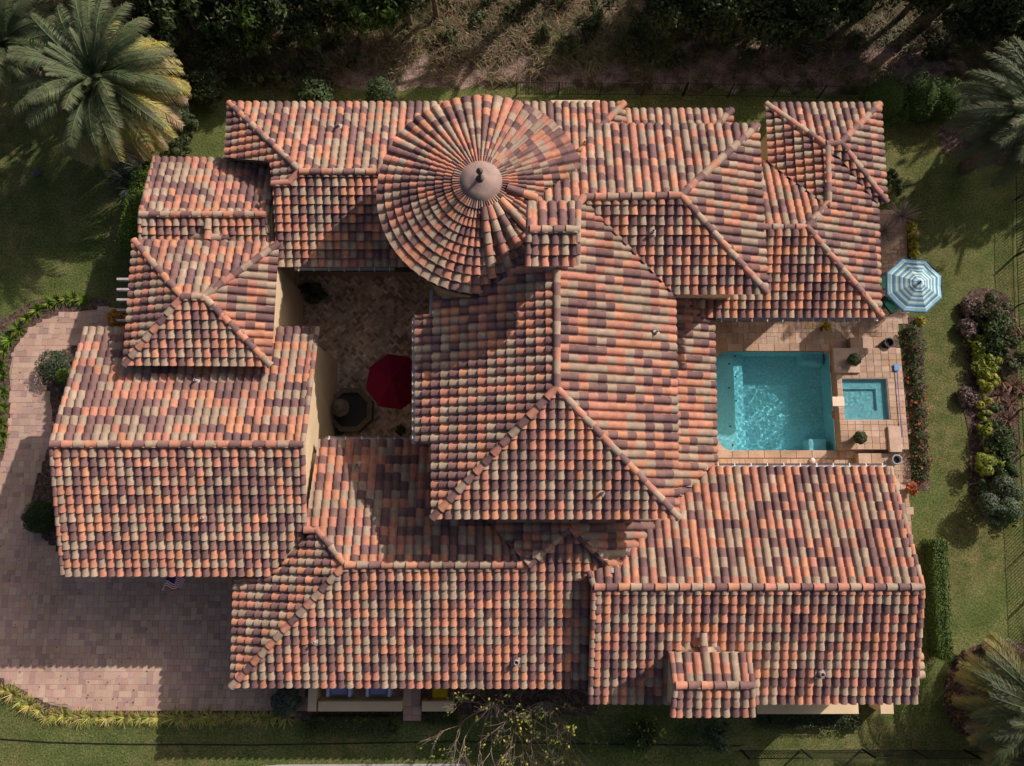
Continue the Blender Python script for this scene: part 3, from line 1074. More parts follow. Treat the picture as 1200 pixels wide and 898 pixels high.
def pave(surface, polys, z, rh, pal, m, name, bevel=0.012, h=0.035, limit=300, gap=0.008, seed=1, allin=True):
    rr = random.Random(seed)
    xs = [p[0] for q in polys for p in q]
    ys = [p[1] for q in polys for p in q]
    blocks = []
    LAY = [[(0, 0, .5, .5), (.5, 0, .5, .5), (0, .5, .5, .5), (.5, .5, .5, .5)], [(0, 0, .5, 1), (.5, 0, .5, .5), (.5, .5, .5, .5)], [(0, 0, 1, .5), (0, .5, .5, .5), (.5, .5, .5, .5)],
           [(0, 0, .64, .64), (.64, 0, .36, .64), (0, .64, .36, .36), (.36, .64, .64, .36)], [(.36, .36, .64, .64), (0, .36, .36, .64), (0, 0, .64, .36), (.64, 0, .36, .36)],
           [(0, 0, .5, .5), (0, .5, .5, .5), (.5, 0, .5, 1)]]
    y = min(ys)
    while y < max(ys):
        x = min(xs) - rr.random() * rh
        while x < max(xs):
            for u, v, wd, hh in rr.choice(LAY):
                bx, by, wd, hh = x + u * rh, y + v * rh, wd * rh, hh * rh
                cs = [(bx + .02, by + .02), (bx + wd - .02, by + .02), (bx + wd - .02, by + hh - .02), (bx + .02, by + hh - .02), (bx + wd / 2, by + hh / 2)]
                for q in polys:
                    hit_ = [inpoly(a_, b_, q) for a_, b_ in cs]
                    if all(hit_) if allin else hit_[4]:
                        blocks.append((bx, by, wd, hh))
                        break
            x += rh
        y += rh
    vis = [b for b in blocks if not roofed(b[0] + b[2] / 2, b[1] + b[3] / 2)]
    vis.sort(key=lambda b: -b[2] * b[3] * (1 + .0 * b[0]))
    own = set(vis[:limit])
    rest = MB()
    meshes = {}
    for b in blocks:
        x, y, wd, hh = b
        ti = rr.randrange(len(pal))
        dz = rr.uniform(-.004, .006)
        if b in own:
            k = (round(wd, 3), round(hh, 3), ti)
            if k not in meshes:
                mb = MB()
                mb.box(-wd / 2 + gap / 2, -hh / 2 + gap / 2, 0, wd / 2 - gap / 2, hh / 2 - gap / 2, h, pal[ti], bev=bevel)
                meshes[k] = mb.mesh(name, m)
            o = link(name, meshes[k], surface, Matrix.Translation((x + wd / 2, y + hh / 2, z + dz)))
        else:
            t = tuple(c * rr.uniform(.93, 1.07) for c in pal[ti])
            rest.box(x + gap / 2, y + gap / 2, z + dz, x + wd - gap / 2, y + hh - gap / 2, z + h + dz, t, bev=bevel, bottom=False)
    if rest.f:
        tag(rest.build(name + 's', m, surface), kind='stuff')


pave(drv, [drive], -0.01, 0.46, PV, M['paver'], 'paver', seed=3, allin=False, gap=.005, bevel=.007)

# ---- courtyard, small herringbone bricks
ct_ = wp([(300, 300), (560, 300), (560, 560), (300, 560)])
cy = sheet('courtyard', [(-9.0, 2.0), (-2.2, 2.0), (-2.2, 9.6), (-9.0, 9.6)], 0.006, M['joint'])
hb = MB()
HB = [(0.52, 0.41, 0.31), (0.42, 0.31, 0.24), (0.64, 0.53, 0.43), (0.46, 0.34, 0.26), (0.28, 0.20, 0.16), (0.56, 0.45, 0.35)]
bw, bl = 0.105, 0.21
c45 = math.cos(math.pi / 4)
for i in range(-60, 60):
    for j in range(-30, 30):
        # herringbone lattice turned by 45 degrees
        for o_ in (0, 1):
            if o_ == 0:
                x0, y0, dx, dy = i * bw + j * 2 * bw, i * bw - j * 2 * bw, bl, bw
            else:
                x0, y0, dx, dy = i * bw + j * 2 * bw + bl, i * bw - j * 2 * bw - bw + 0, bw, bl
            g = .004
            q = [(x0 + g, y0 + g), (x0 + dx - g, y0 + g), (x0 + dx - g, y0 + dy - g), (x0 + g, y0 + dy - g)]
            q = [(-5.6 + (a - b) * c45, 5.6 + (a + b) * c45) for a, b in q]
            if all(-8.9 < a < -2.3 and 2.1 < b < 9.5 for a, b in q):
                z = 0.03 + R.uniform(-.003, .004)
                t = R.choice(HB)
                hb.face([(a, b, z) for a, b in q], t)
                for k in range(4):
                    a, b = q[k], q[(k + 1) % 4]
                    hb.face([(*a, z - .02), (*b, z - .02), (*b, z), (*a, z)], t)
tag(hb.build('bricks', M['brick'], cy), kind='stuff')

# ---- pool
pool = thing('swimming_pool', 'rectangular turquoise swimming pool with a pale sun shelf in the travertine deck', 'swimming pool', (PX0, PY0, 0))
mb = MB()
mb.face([(PX0, PY0, FLOOR), (PX1, PY0, FLOOR), (PX1, PY1, FLOOR), (PX0, PY1, FLOOR)])
for a, b in (((PX0, PY0), (PX1, PY0)), ((PX1, PY0), (PX1, PY1)), ((PX1, PY1), (PX0, PY1)), ((PX0, PY1), (PX0, PY0))):
    mb.face([(*a, FLOOR), (*a, 0), (*b, 0), (*b, FLOOR)])
mb.build('basin', M['plaster'], pool)
mb = MB()
sx = W(861, 470, -.3).x
sx2 = W(871, 470, -.55).x
mb.box(PX0, PY0, FLOOR, sx, PY1, -.34)
mb.build('sun_shelf', M['shelf'], pool)
mb = MB()
mb.box(sx, PY0, FLOOR, sx2, PY1, -.62)
mb.build('step', M['plaster'], pool)
mb = MB()
a = W(947, 515, -.4)
mb.box(a.x, PY0, FLOOR, PX1 - .25, a.y, -.42)
mb.build('bench', M['shelf'], pool)
mb = MB()
a, b = W(940, 420, -.4), W(957, 427, -.4)
mb.box(a.x, b.y, FLOOR, b.x + .3, PY1, -.60, mi=1)
mb.box(a.x + .02, b.y + .02, -.60, b.x, b.y + .14, -.50)
mb.build('corner_step', [M['shelf'], M['plaster']], pool)
mb = MB()
for px, py in ((861, 418), (854, 427), (861, 442), (854, 455), (862, 470), (855, 500), (858, 522)):
    c = W(px, py, -.33)
    mb.box(c.x - .03, c.y - .03, -.34, c.x + .03, c.y + .03, -.325)
mb.build('marker_tile', M['darkmetal'], pool)
def water(x0, y0, x1, y1, z, parent, amp, seed, step=.028):
    """a rippled water surface"""
    rs_ = np.random.RandomState(seed)
    nx, ny = int((x1 - x0) / step), int((y1 - y0) / step)
    X, Y = np.meshgrid(np.linspace(x0, x1, nx), np.linspace(y0, y1, ny))
    Z = np.full_like(X, z)
    for _ in range(36):
        k, an, ph = rs_.uniform(14, 46), rs_.uniform(0, 6.28), rs_.uniform(0, 6.28)
        Z += amp / k ** 1.25 * np.sin(k * (X * np.cos(an) + Y * np.sin(an)) + ph)
    v = np.stack([X, Y, Z], -1).reshape(-1, 3).tolist()
    f = [(j * nx + i, j * nx + i + 1, (j + 1) * nx + i + 1, (j + 1) * nx + i) for j in range(ny - 1) for i in range(nx - 1)]
    me = bpy.data.meshes.new('water')
    me.from_pydata(v, [], f)
    me.polygons.foreach_set('use_smooth', [True] * len(f))
    me.materials.append(M['water'])
    o = link('water', me, parent)
    o.cycles.is_caustics_caster = True
    return o


water(PX0, PY0, PX1, PY1, -.09, pool, .030, 1)
for o in C.objects:
    if o.parent == pool:
        o.cycles.is_caustics_receiver = True
for px, py in ((951, 459), (957, 483), (968, 489), (950, 487)):
    c = W(px, py, FLOOR)
    mb = MB()
    mb.lathe((c.x, c.y, FLOOR), [(.11, .0), (.10, .03), (.001, .035)], 14)
    mb.build('drain_cover', M['shelf'], pool)

# pool deck
dx1 = W(1062, 470).x
deck_poly = [wp([(815, 362), (1062, 362), (1075, 690), (1030, 690), (1030, 560), (815, 560)]), wp([(1000, 246), (1063, 246), (1065, 380), (1000, 380)])]
ring('pool_deck', W(800, 470).x, W(1000, 566).y, W(1058, 470).x, W(1000, 360).y, 0.008, M['travjoint'])
sheet('terrace', wp([(1005, 248), (1062, 248), (1064, 372), (1005, 372)]), 0.008, M['travjoint'])
sheet('side_path', wp([(1035, 560), (1063, 560), (1075, 700), (1045, 700)]), 0.006, M['travjoint'])
deck = [o for o in C.objects if o.name == 'pool_deck'][0]
TV = [(0.43, 0.30, 0.21), (0.47, 0.335, 0.245), (0.40, 0.27, 0.185), (0.49, 0.355, 0.27), (0.43, 0.285, 0.18), (0.45, 0.315, 0.235), (0.38, 0.26, 0.19)]
COP = .30
xl, xr = W(815, 470).x, W(1062, 470).x
yn, ys_ = W(900, 362).y, W(900, 566).y
north = [(xl, PY1 + COP), (xr, PY1 + COP), (xr, yn), (xl, yn)]
south = [(xl, ys_), (xr, ys_), (xr, PY0 - COP), (xl, PY0 - COP)]
east = [(PX1 + .03, PY0 - COP), (xr, PY0 - COP), (xr, PY1 + COP), (PX1 + .03, PY1 + COP)]
path_ = wp([(1030, 566), (1063, 566), (1075, 690), (1030, 690)])
for i, (pp, lim) in enumerate(((north, 110), (south, 60), (east, 60), (path_, 30))):
    pave(deck, [pp], -.005, 0.46, TV, M['travertine'], 'deck_stone', bevel=.008, seed=5 + i, limit=lim, gap=.005, allin=False)
pave(deck, deck_poly[1:], -.005, 0.42, TV, M['travertine'], 'deck_stone', bevel=.008, seed=6, limit=40, gap=.006)
# coping stones round the pool
for side in (0, 1):
    y = PY1 if side else PY0 - COP
    x = PX0
    while x < PX1 - .1:
        wd = min(.62, PX1 - x)
        mb = MB()
        mb.box(x + .004, y + (0 if side else .0), -.12, x + wd - .004, y + COP, .045, R.choice(TV), bev=.015)
        mb.build('coping_stone', M['travertine'], pool)
        x += .62
for yy, s in ((PY1 + .001, -1), (PY0 - .001, 1)):        # rounded corners on the shelf side
    mb = MB()
    c0 = W(838, 470).x
    rr_ = .55
    pts = [(c0, yy)] + [(c0 + rr_ - rr_ * math.sin(t), yy + s * (rr_ - rr_ * math.cos(t)) * 1.25) for t in [math.pi / 2 * k / 8 for k in range(9)]]
    pts = [(PX0, yy), (PX0, yy + s * rr_ * 1.25), (c0, yy + s * rr_ * 1.25)] + [(c0 + rr_ * (1 - math.cos(t)), yy + s * rr_ * 1.25 * (1 - math.sin(t))) for t in [math.pi / 2 * k / 8 for k in range(9)]]
    if s < 0:
        pts = pts[::-1]
    mb.prism(pts[::-1] if s > 0 else pts[::-1], -.4, .04, TV[1])
    mb.build('corner_coping', M['travertine'], pool)

# raised spa with planting shelves
SZ = .42
s0, s1 = W(978, 527, SZ), W(1055, 408, SZ)
h0, h1 = W(990, 492, SZ), W(1039, 444, SZ)
spa = thing('spa', 'raised square travertine hot tub with its own pale blue water beside the pool', 'hot tub', ((s0.x + s1.x) / 2, (s0.y + s1.y) / 2, 0))
mb = MB()
X0, X1, Y0, Y1 = PX1 + .02, s1.x, s0.y, s1.y
for a, b, c, d in ((X0, Y0, X1, h0.y), (X0, h1.y, X1, Y1), (X0, h0.y, h0.x, h1.y), (h1.x, h0.y, X1, h1.y)):
    mb.face([(a, b, SZ), (c, b, SZ), (c, d, SZ), (a, d, SZ)], TV[3])
for a, b in (((X0, Y0), (X1, Y0)), ((X1, Y0), (X1, Y1)), ((X1, Y1), (X0, Y1)), ((X0, Y1), (X0, Y0))):
    mb.face([(*a, -.3), (*b, -.3), (*b, SZ), (*a, SZ)], TV[0])
mb.build('surround', M['travertine'], spa)
mb = MB()
for a, b in (((h0.x, h0.y), (h1.x, h0.y)), ((h1.x, h0.y), (h1.x, h1.y)), ((h1.x, h1.y), (h0.x, h1.y)), ((h0.x, h1.y), (h0.x, h0.y))):
    mb.face([(*b, .05), (*a, .05), (*a, SZ), (*b, SZ)])
mb.face([(h0.x, h0.y, .05), (h1.x, h0.y, .05), (h1.x, h1.y, .05), (h0.x, h1.y, .05)])
mb.build('tub', M['tub'], spa)
mb = MB()
bw_ = .38
for a, b, c, d in ((h0.x, h0.y, h1.x, h0.y + bw_), (h0.x, h1.y - bw_, h1.x, h1.y), (h1.x - bw_, h0.y + bw_, h1.x, h1.y - bw_)):
    mb.box(a, b, .045, c, d, .20)
mb.build('tub_bench', M['tub'], spa)
for o in C.objects:
    if o.parent == spa and o.name.startswith('tub'):
        o.cycles.is_caustics_receiver = True
water(h0.x, h0.y, h1.x, h1.y, SZ - .08, spa, .03, 2)
mb = MB()
a, b = W(976, 476, SZ), W(989, 465, SZ)
mb.box(a.x, a.y, SZ - .06, b.x, b.y, SZ + .012, (.72, .60, .45))
mb.build('spillway', M['attr'], spa)
# stones on the surround
for (xa, ya, xb, yb) in ((X0, Y0, X1, h0.y - .02), (X0, h1.y + .02, X1, Y1), (h1.x + .02, h0.y, X1, h1.y), (X0, h0.y, h0.x - .02, h1.y)):
    y = ya
    while y < yb - .05:
        hh = min(.24, yb - y)
        x = xa
        while x < xb - .05:
            wd = min(.30, xb - x)
            if not (x < h0.x and abs(y + hh / 2 - (a.y + b.y) / 2) < .35):
                mb = MB()
                mb.box(x + .004, y + .004, SZ, x + wd - .004, y + hh - .004, SZ + .018 + R.uniform(-.003, .003), R.choice(TV), bev=.008)
                mb.build('surround_stone', M['travertine'], spa)
            x += .30
        y += .24
# raised edge trims of the two planting shelves
for (x0p, y0p, x1p, y1p) in ((978, 437, 1006, 408), (1043, 530, 1055, 500)):
    a, b = W(x0p, y0p, SZ + .12), W(x1p, y1p, SZ + .12)
    mb = MB()
    mb.box(a.x, a.y, SZ, b.x, b.y, SZ + .12, TV[3], bev=.015)
    mb.build('edge_block', M['travertine'], spa)
for i, (x0p, y0p, x1p, y1p, lab) in enumerate(((997, 408, 1036, 396, 'low travertine seat block north of the raised hot tub'), (1007, 547, 1050, 532, 'low travertine seat block south of the raised hot tub'))):
    a, b = W(x0p, y0p, .3), W(x1p, y1p, .3)
    t = thing('seat_block', lab, 'garden seat', (a.x, a.y, 0), 'seat blocks beside the hot tub')
    mb = MB()
    mb.box(a.x, a.y, 0, b.x, b.y, .26, TV[5], bev=.01)
    mb.build('base', M['travertine'], t)
    n = 3
    for k in range(n):
        mb = MB()
        w_d = (b.x - a.x) / n
        mb.box(a.x + k * w_d - (.02 if k == 0 else 0) + .003, a.y - .02, .26, a.x + (k + 1) * w_d - .003, b.y + .02, .31, TV[(k + i) % 7], bev=.012)
        mb.build('top_stone', M['travertine'], t)

# ---- beds
sheet('island_bed', smooth_poly(wp([(1124, 352), (1140, 338), (1165, 338), (1184, 350), (1190, 380), (1193, 450), (1192, 560), (1188, 600), (1170, 617), (1150, 608), (1138, 590), (1134, 560), (1137, 520), (1132, 490), (1124, 470), (1130, 440), (1134, 420), (1122, 390)])), 0.02, M['mulch'])
sheet('poolside_bed', wp([(1056, 372), (1080, 372), (1090, 575), (1070, 575)]), 0.012, M['mulch'])
sheet('driveway_bed', wp([(-40, 778), (0, 793), (22, 806), (60, 826), (92, 831), (345, 832), (345, 846), (92, 846), (56, 842), (18, 826), (-40, 800)]), 0.012, M['mulch'])
sheet('walk_bed', wp([(-30, 560), (-30, 380), (8, 372), (40, 352), (90, 346), (128, 352), (128, 362), (92, 365), (62, 371), (36, 384), (17, 408), (11, 436), (13, 462), (12, 490), (7, 522), (0, 552)]), 0.012, M['mulch'])
sheet('garage_bed', smooth_poly(wp([(56, 424), (78, 408), (110, 398), (130, 400), (130, 680), (74, 655), (42, 622), (36, 590), (44, 556), (57, 524), (62, 496), (60, 470), (49, 446)]), 1), 0.01, M['mulch'])
sheet('palm_bed', smooth_poly(wp([(1104, 800), (1116, 772), (1140, 756), (1175, 750), (1240, 760), (1240, 870), (1150, 872), (1110, 850)])), 0.012, M['mulch'])
sheet('north_bed', smooth_poly(wp([(1098, 180), (1104, 120), (1150, 100), (1230, 100), (1230, 190), (1170, 196), (1130, 190)])), 0.012, M['mulch'])
sheet('front_bed', wp([(345, 836), (345, 780), (700, 780), (700, 838), (530, 838), (530, 846), (355, 846)]), 0.010, M['mulch'])


# ================================================================== PLANTS
def norm(a):
    return a / np.maximum(1e-9, np.linalg.norm(a, axis=1, keepdims=True))


def leaves(mb_name, c, outward, length, width, tints, up=0.5, rnd=0.8, seed=0, m=None):
    """one small diamond-shaped face per leaf; c, outward are (n,3) arrays"""
    rs = np.random.RandomState(seed)
    n = len(c)
    nrm = norm(outward * 0.5 + np.array([0, 0, up]) + rs.normal(0, rnd, (n, 3)) * .6)
    t = norm(np.cross(nrm, rs.normal(0, 1, (n, 3))))
    b = np.cross(nrm, t)
    L = (length * rs.uniform(.7, 1.3, n))[:, None]
    Wd = (width * rs.uniform(.7, 1.3, n))[:, None]
    v = np.stack([c - t * L / 2, c + b * Wd / 2 + nrm * L * .08, c + t * L / 2, c - b * Wd / 2 + nrm * L * .08], 1).reshape(-1, 3)
    me = bpy.data.meshes.new(mb_name)
    me.vertices.add(4 * n)
    me.vertices.foreach_set('co', v.astype(np.float32).ravel())
    me.loops.add(4 * n)
    me.loops.foreach_set('vertex_index', np.arange(4 * n, dtype=np.int32))
    me.polygons.add(n)
    me.polygons.foreach_set('loop_start', np.arange(0, 4 * n, 4, dtype=np.int32))
    me.polygons.foreach_set('loop_total', np.full(n, 4, np.int32))
    me.materials.append(m or M['foliage'])
    me.update(calc_edges=True)
    a = me.attributes.new('tint', 'FLOAT_COLOR', 'FACE')
    tt = np.array(tints, np.float32)[rs.randint(0, len(tints), n)] * rs.uniform(.75, 1.25, (n, 1)).astype(np.float32)
    arr = np.ones((n, 4), np.float32)
    arr[:, :3] = tt
    a.data.foreach_set('color', arr.ravel())
    return me


def blob(n, rx, ry, rz, seed, clumps=0, shell=.55, zc=None, cr=.38):
    """points in an ellipsoid standing on the ground (centre zc), optionally gathered in clumps"""
    rs = np.random.RandomState(seed)
    d = norm(rs.normal(0, 1, (n, 3)))
    r = rs.uniform(shell, 1, n)[:, None] ** .6
    if clumps:
        cc = norm(rs.normal(0, 1, (clumps, 3)) + np.array([0, 0, .25])) * rs.uniform(.35, .85, (clumps, 1))
        k = rs.randint(0, clumps, n)
        sz = rs.uniform(.6, 1.25, (clumps, 1))
        p = cc[k] + d * r * cr * sz[k]
        out = norm(p * .4 + d)
    else:
        bump = 1 + .12 * np.sin(d[:, :1] * 7 + seed) * np.cos(d[:, 1:2] * 6 + 2 * seed)
        p = d * r * bump
        out = d
    p = p * np.array([rx, ry, rz])
    p[:, 2] += rz if zc is None else zc
    keep = p[:, 2] > .02
    return p[keep], out[keep]


GREEN = [(0.040, 0.075, 0.018), (0.055, 0.095, 0.022), (0.032, 0.060, 0.016)]
DARK = [(0.034, 0.058, 0.018), (0.050, 0.080, 0.026), (0.066, 0.092, 0.034)]
OLIVE = [(0.070, 0.085, 0.028), (0.080, 0.090, 0.035), (0.045, 0.060, 0.020)]
LIME = [(0.20, 0.25, 0.030), (0.26, 0.28, 0.035), (0.14, 0.19, 0.025)]
BRIGHT = [(0.09, 0.16, 0.018), (0.12, 0.19, 0.022), (0.06, 0.12, 0.015)]
GREY = [(0.075, 0.105, 0.075), (0.10, 0.13, 0.095), (0.06, 0.09, 0.06)]
YEL = [(0.42, 0.36, 0.03), (0.36, 0.32, 0.04), (0.20, 0.22, 0.03)]
RED = [(0.45, 0.07, 0.035), (0.50, 0.12, 0.06), (0.35, 0.05, 0.04)]
RUST = [(0.20, 0.09, 0.06), (0.15, 0.10, 0.05), (0.26, 0.12, 0.09)]
SHEET = {}


def shrub(label, px, r, h, pal, n=700, leaf=.10, group=None, cat='shrub', name='shrub', flower=None, nf=60, clumps=0, rx=1.0, ry=1.0, rot=None, stem=True, shell=.55, up=.5, variants=2, base=0.0, key=None, z0=0.0):
    p = W(*px)
    o = local_thing(name, label, cat, (p.x, p.y, z0), rot if rot is not None else R.uniform(0, 6.28), 1.0, group)
    k = (key or name, shell, round(r, 2), round(h, 2), tuple(pal[0]), R.randrange(variants), rx, ry)
    if k not in SHEET:
        sd = R.randrange(10000)
        c, d = blob(n, r * rx, r * ry, h / 2, sd, clumps, shell)
        c[:, 2] += base
        f = leaves('foliage', c, d, leaf, leaf * .55, pal, up=up, seed=sd)
        fl = None
        if flower:
            c, d = blob(nf, r * rx * 1.02, r * ry * 1.02, h / 2 * 1.02, sd + 1, 0, .9)
            kk = c[:, 2] > h * .35
            fl = leaves('flowers', c[kk] + np.array([0, 0, base]), d[kk], .11, .10, flower, up=.8, seed=sd + 2)
        s = None
        if stem:
            mb = MB()
            for q in range(4):
                a = q * 1.57 + .5
                mb.tube([(0.02 * math.cos(a), .02 * math.sin(a), -.02), (r * rx * .3 * math.cos(a), r * ry * .3 * math.sin(a), (h * .5 + base)), (r * rx * .6 * math.cos(a), r * ry * .6 * math.sin(a), (h * .75 + base))], [.025, .016, .006], 5)
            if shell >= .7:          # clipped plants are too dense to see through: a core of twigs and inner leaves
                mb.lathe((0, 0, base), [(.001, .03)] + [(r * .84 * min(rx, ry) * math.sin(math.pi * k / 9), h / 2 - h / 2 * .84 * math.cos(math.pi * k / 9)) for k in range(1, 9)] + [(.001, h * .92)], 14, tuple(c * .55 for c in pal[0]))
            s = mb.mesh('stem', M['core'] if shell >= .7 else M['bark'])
        SHEET[k] = (f, fl, s)
    f, fl, s = SHEET[k]
    part('foliage', f, o)
    if fl: part('flowers', fl, o)
    if s: part('stem', s, o)
    return o


def blades_mesh(name, n, length, width, pal, e0=(.3, 1.3), droop=.9, seed=0, segs=4, base=.03):
    rs = random.Random(seed)
    mb = MB()
    for k in range(n):
        a = rs.uniform(0, 6.2832)
        e = rs.uniform(*e0)
        L = length * rs.uniform(.7, 1.15)
        t = rs.choice(pal)
        t = tuple(c * rs.uniform(.8, 1.25) for c in t)
        p = Vector((math.cos(a) * base * rs.random(), math.sin(a) * base * rs.random(), 0))
        side = Vector((-math.sin(a), math.cos(a), 0))
        rows = []
        for s in range(segs + 1):
            u = s / segs
            wv = width * (1 - u) ** .6 * (.6 + .8 * min(u * 3, 1)) * .5 if s < segs else .002
            rows.append([p - side * wv, p + Vector((0, 0, -wv * .3)), p + side * wv])
            ee = e - droop * u
            p = p + Vector((math.cos(a) * math.cos(ee), math.sin(a) * math.cos(ee), math.sin(ee))) * (L / segs)
        mb.grid(rows, t)
    return mb.mesh(name, M['foliage'])


# ---- palms
def frond_mesh(L, e0, droop, tint, tip, nl=66, seed=0):
    rs = random.Random(seed)
    mb = MB()
    pts = []
    p = Vector((0, 0, 0))
    N = 14
    for s in range(N + 1):
        u = s / N
        pts.append(p.copy())
        e = e0 - droop * u ** 1.4
        p = p + Vector((math.cos(e), 0, math.sin(e))) * (L / N)
    mb.tube(pts, [.035 * (1 - .85 * i / N) + .004 for i in range(N + 1)], 4, tuple(c * 1.25 for c in tint))
    for k in range(nl):
        u = .12 + .88 * k / nl
        i = min(N - 1, int(u * N))
        f = u * N - i
        q = pts[i].lerp(pts[i + 1], f)
        d = (pts[i + 1] - pts[i]).normalized()
        upv = d.cross(Vector((0, -1, 0))).normalized()
        ll = L * .185 * (math.sin(math.pi * (u * .80 + .13)) ** .7) * rs.uniform(.85, 1.1)
        tt = tuple((a * (1 - u ** 2) + b * u ** 2) * rs.uniform(.8, 1.2) for a, b in zip(tint, tip))
        for sgn in (-1, 1):
            dr = (d * .75 + Vector((0, sgn, 0)) * .85 + upv * rs.uniform(.0, .45)).normalized()
            tipp = q + dr * ll + Vector((0, 0, -ll * .22))
            mid = q + dr * ll * .5
            wv = d * .013
            mb.face([q - wv, mid - wv * 1.2, tipp, mid + wv * 1.2, q + wv][::sgn], tt)
    return mb.mesh('frond', M['foliage'])


PG, PGT = (0.085, 0.120, 0.055), (0.12, 0.14, 0.065)
PYE, PYT = (0.36, 0.33, 0.05), (0.40, 0.33, 0.11)
OLI, OLT = (0.17, 0.18, 0.045), (0.30, 0.27, 0.08)
PBR, PBT = (0.38, 0.31, 0.11), (0.42, 0.33, 0.25)


def palm(label, px, h, L, seed, lean=(0, 0), dead=1.0, n=58, tone=1.0):
    rs = random.Random(seed)
    p = W(*px)
    t = local_thing('palm_tree', label, 'palm tree', (p.x, p.y, 0), 0, 1.0, 'palms in the garden')
    mb = MB()
    rows = []
    for s in range(26):
        u = s / 25
        r = .30 - .06 * u + (.025 if s % 2 else 0) + (.10 * max(0, u - .85) / .15)
        c = Vector((lean[0] * u * u, lean[1] * u * u, h * u))
        rows.append([c + Vector((r * math.cos(6.2832 * k / 12), r * math.sin(6.2832 * k / 12), -.04 if s == 0 else 0)) for k in range(12)])
    mb.grid(rows, closed=True)
    part('trunk', mb.mesh('trunk', M['bark']), t)
    topc = Vector((lean[0], lean[1], h))
    tiers = [(1.25, .7, PG, PGT, .55), (1.0, 1.0, PG, PGT, .9), (.7, 1.15, PG, PGT, 1.0), (.40, 1.2, PG, PGT, 1.0), (.10, 1.1, PG, PYT if dead else PGT, 1.0)]
    if dead and dead < 1:
        tiers += [(-.15, .95, OLI, OLT, 1.0), (-.4, .8, OLI, PBT, .95)]
    elif dead:
        tiers += [(-.08, .95, PYE, PYT, 1.04), (-.25, .9, PYE, PBT, 1.02), (-.48, .75, PBR, PBT, .98)]
    ms = []
    for i, (e0, dr, c1, c2, sc_) in enumerate(tiers):
        ms.append([frond_mesh(L * sc_, e0 + d, dr, tuple(x * tone for x in c1), tuple(x * tone for x in c2), seed=seed * 10 + i * 2 + q) for q, d in enumerate((-.06, .08))])
    a = rs.random() * 6
    for k in range(n):
        ti = min(len(tiers) - 1, int(len(tiers) * (k + .5) / n))
        a += 2.39996
        rot = Matrix.Translation(topc + Vector((.12 * math.cos(a), .12 * math.sin(a), .25 - .5 * k / n))) @ Matrix.Rotation(a + rs.uniform(-.15, .15), 4, 'Z') @ Matrix.Rotation(rs.uniform(-.35, .35), 4, 'X')
        part('frond', rs.choice(ms[ti]), t, rot)
    return t


palm('tall date palm with yellowing lower fronds at the top left corner of the lawn', (177, 160), 4.2, 3.0, 11, n=120)
palm('grey-green palm half out of frame left of the yellowing date palm', (78, 122), 4.0, 2.6, 12, dead=0, n=50, tone=.8)
palm('dusky grey palm by the woods at the upper right corner of the lawn', (1132, 196), 4.4, 2.9, 13, dead=0, n=84, tone=.95)
palm('low spreading palm with golden outer fronds in the lower right corner bed', (1172, 812), 2.6, 2.75, 14, dead=.5, n=90, tone=.8)

# ---- woodland along the back
CROWNS, TRUNKS = [], []
for q in range(5):
    pal = [DARK, DARK + OLIVE[:1], OLIVE + DARK, BRIGHT + GREEN + GREEN, DARK + GREY[:1]][q]
    c, d = blob(5200, 1.0, 1.0, .85, 300 + q, 34, .3, zc=0, cr=.34)
    CROWNS.append(leaves('crown', c + np.array([0, 0, 0]), d, .13 if q != 3 else .20, .06, pal, up=.35, rnd=1.0, seed=40 + q))
    # blob() drops what is under its own ground, so the crown is the upper dome plus a lower skirt
    mb = MB()
    mb.tube([(0, 0, -.05), (.03, .02, .35), (-.02, .03, .7), (0, 0, 1)], [.07, .055, .045, .02], 7)
    for k in range(5):
        a = k * 1.3 + q
        mb.tube([(0, 0, .5 + .08 * k), (.22 * math.cos(a), .22 * math.sin(a), .75 + .05 * k), (.45 * math.cos(a), .45 * math.sin(a), .95 + .04 * k)], [.03, .02, .008], 5)
    TRUNKS.append(mb.mesh('trunk', M['bark']))


def tree(label, p, h, r, q, group='trees in the wood behind the house', name='woodland_tree', zb=.5):
    o = local_thing(name, label, 'tree', (p[0], p[1], 0), R.uniform(0, 6.28), 1.0, group)
    part('crown', CROWNS[q], o, Matrix.Translation((0, 0, h * zb)) @ Matrix.Diagonal((r, r * R.uniform(.85, 1.1), h * (1 - zb) / .85, 1)))
    part('trunk', TRUNKS[q], o, Matrix.Diagonal((h * .55, h * .55, h * .8, 1)))
    return o


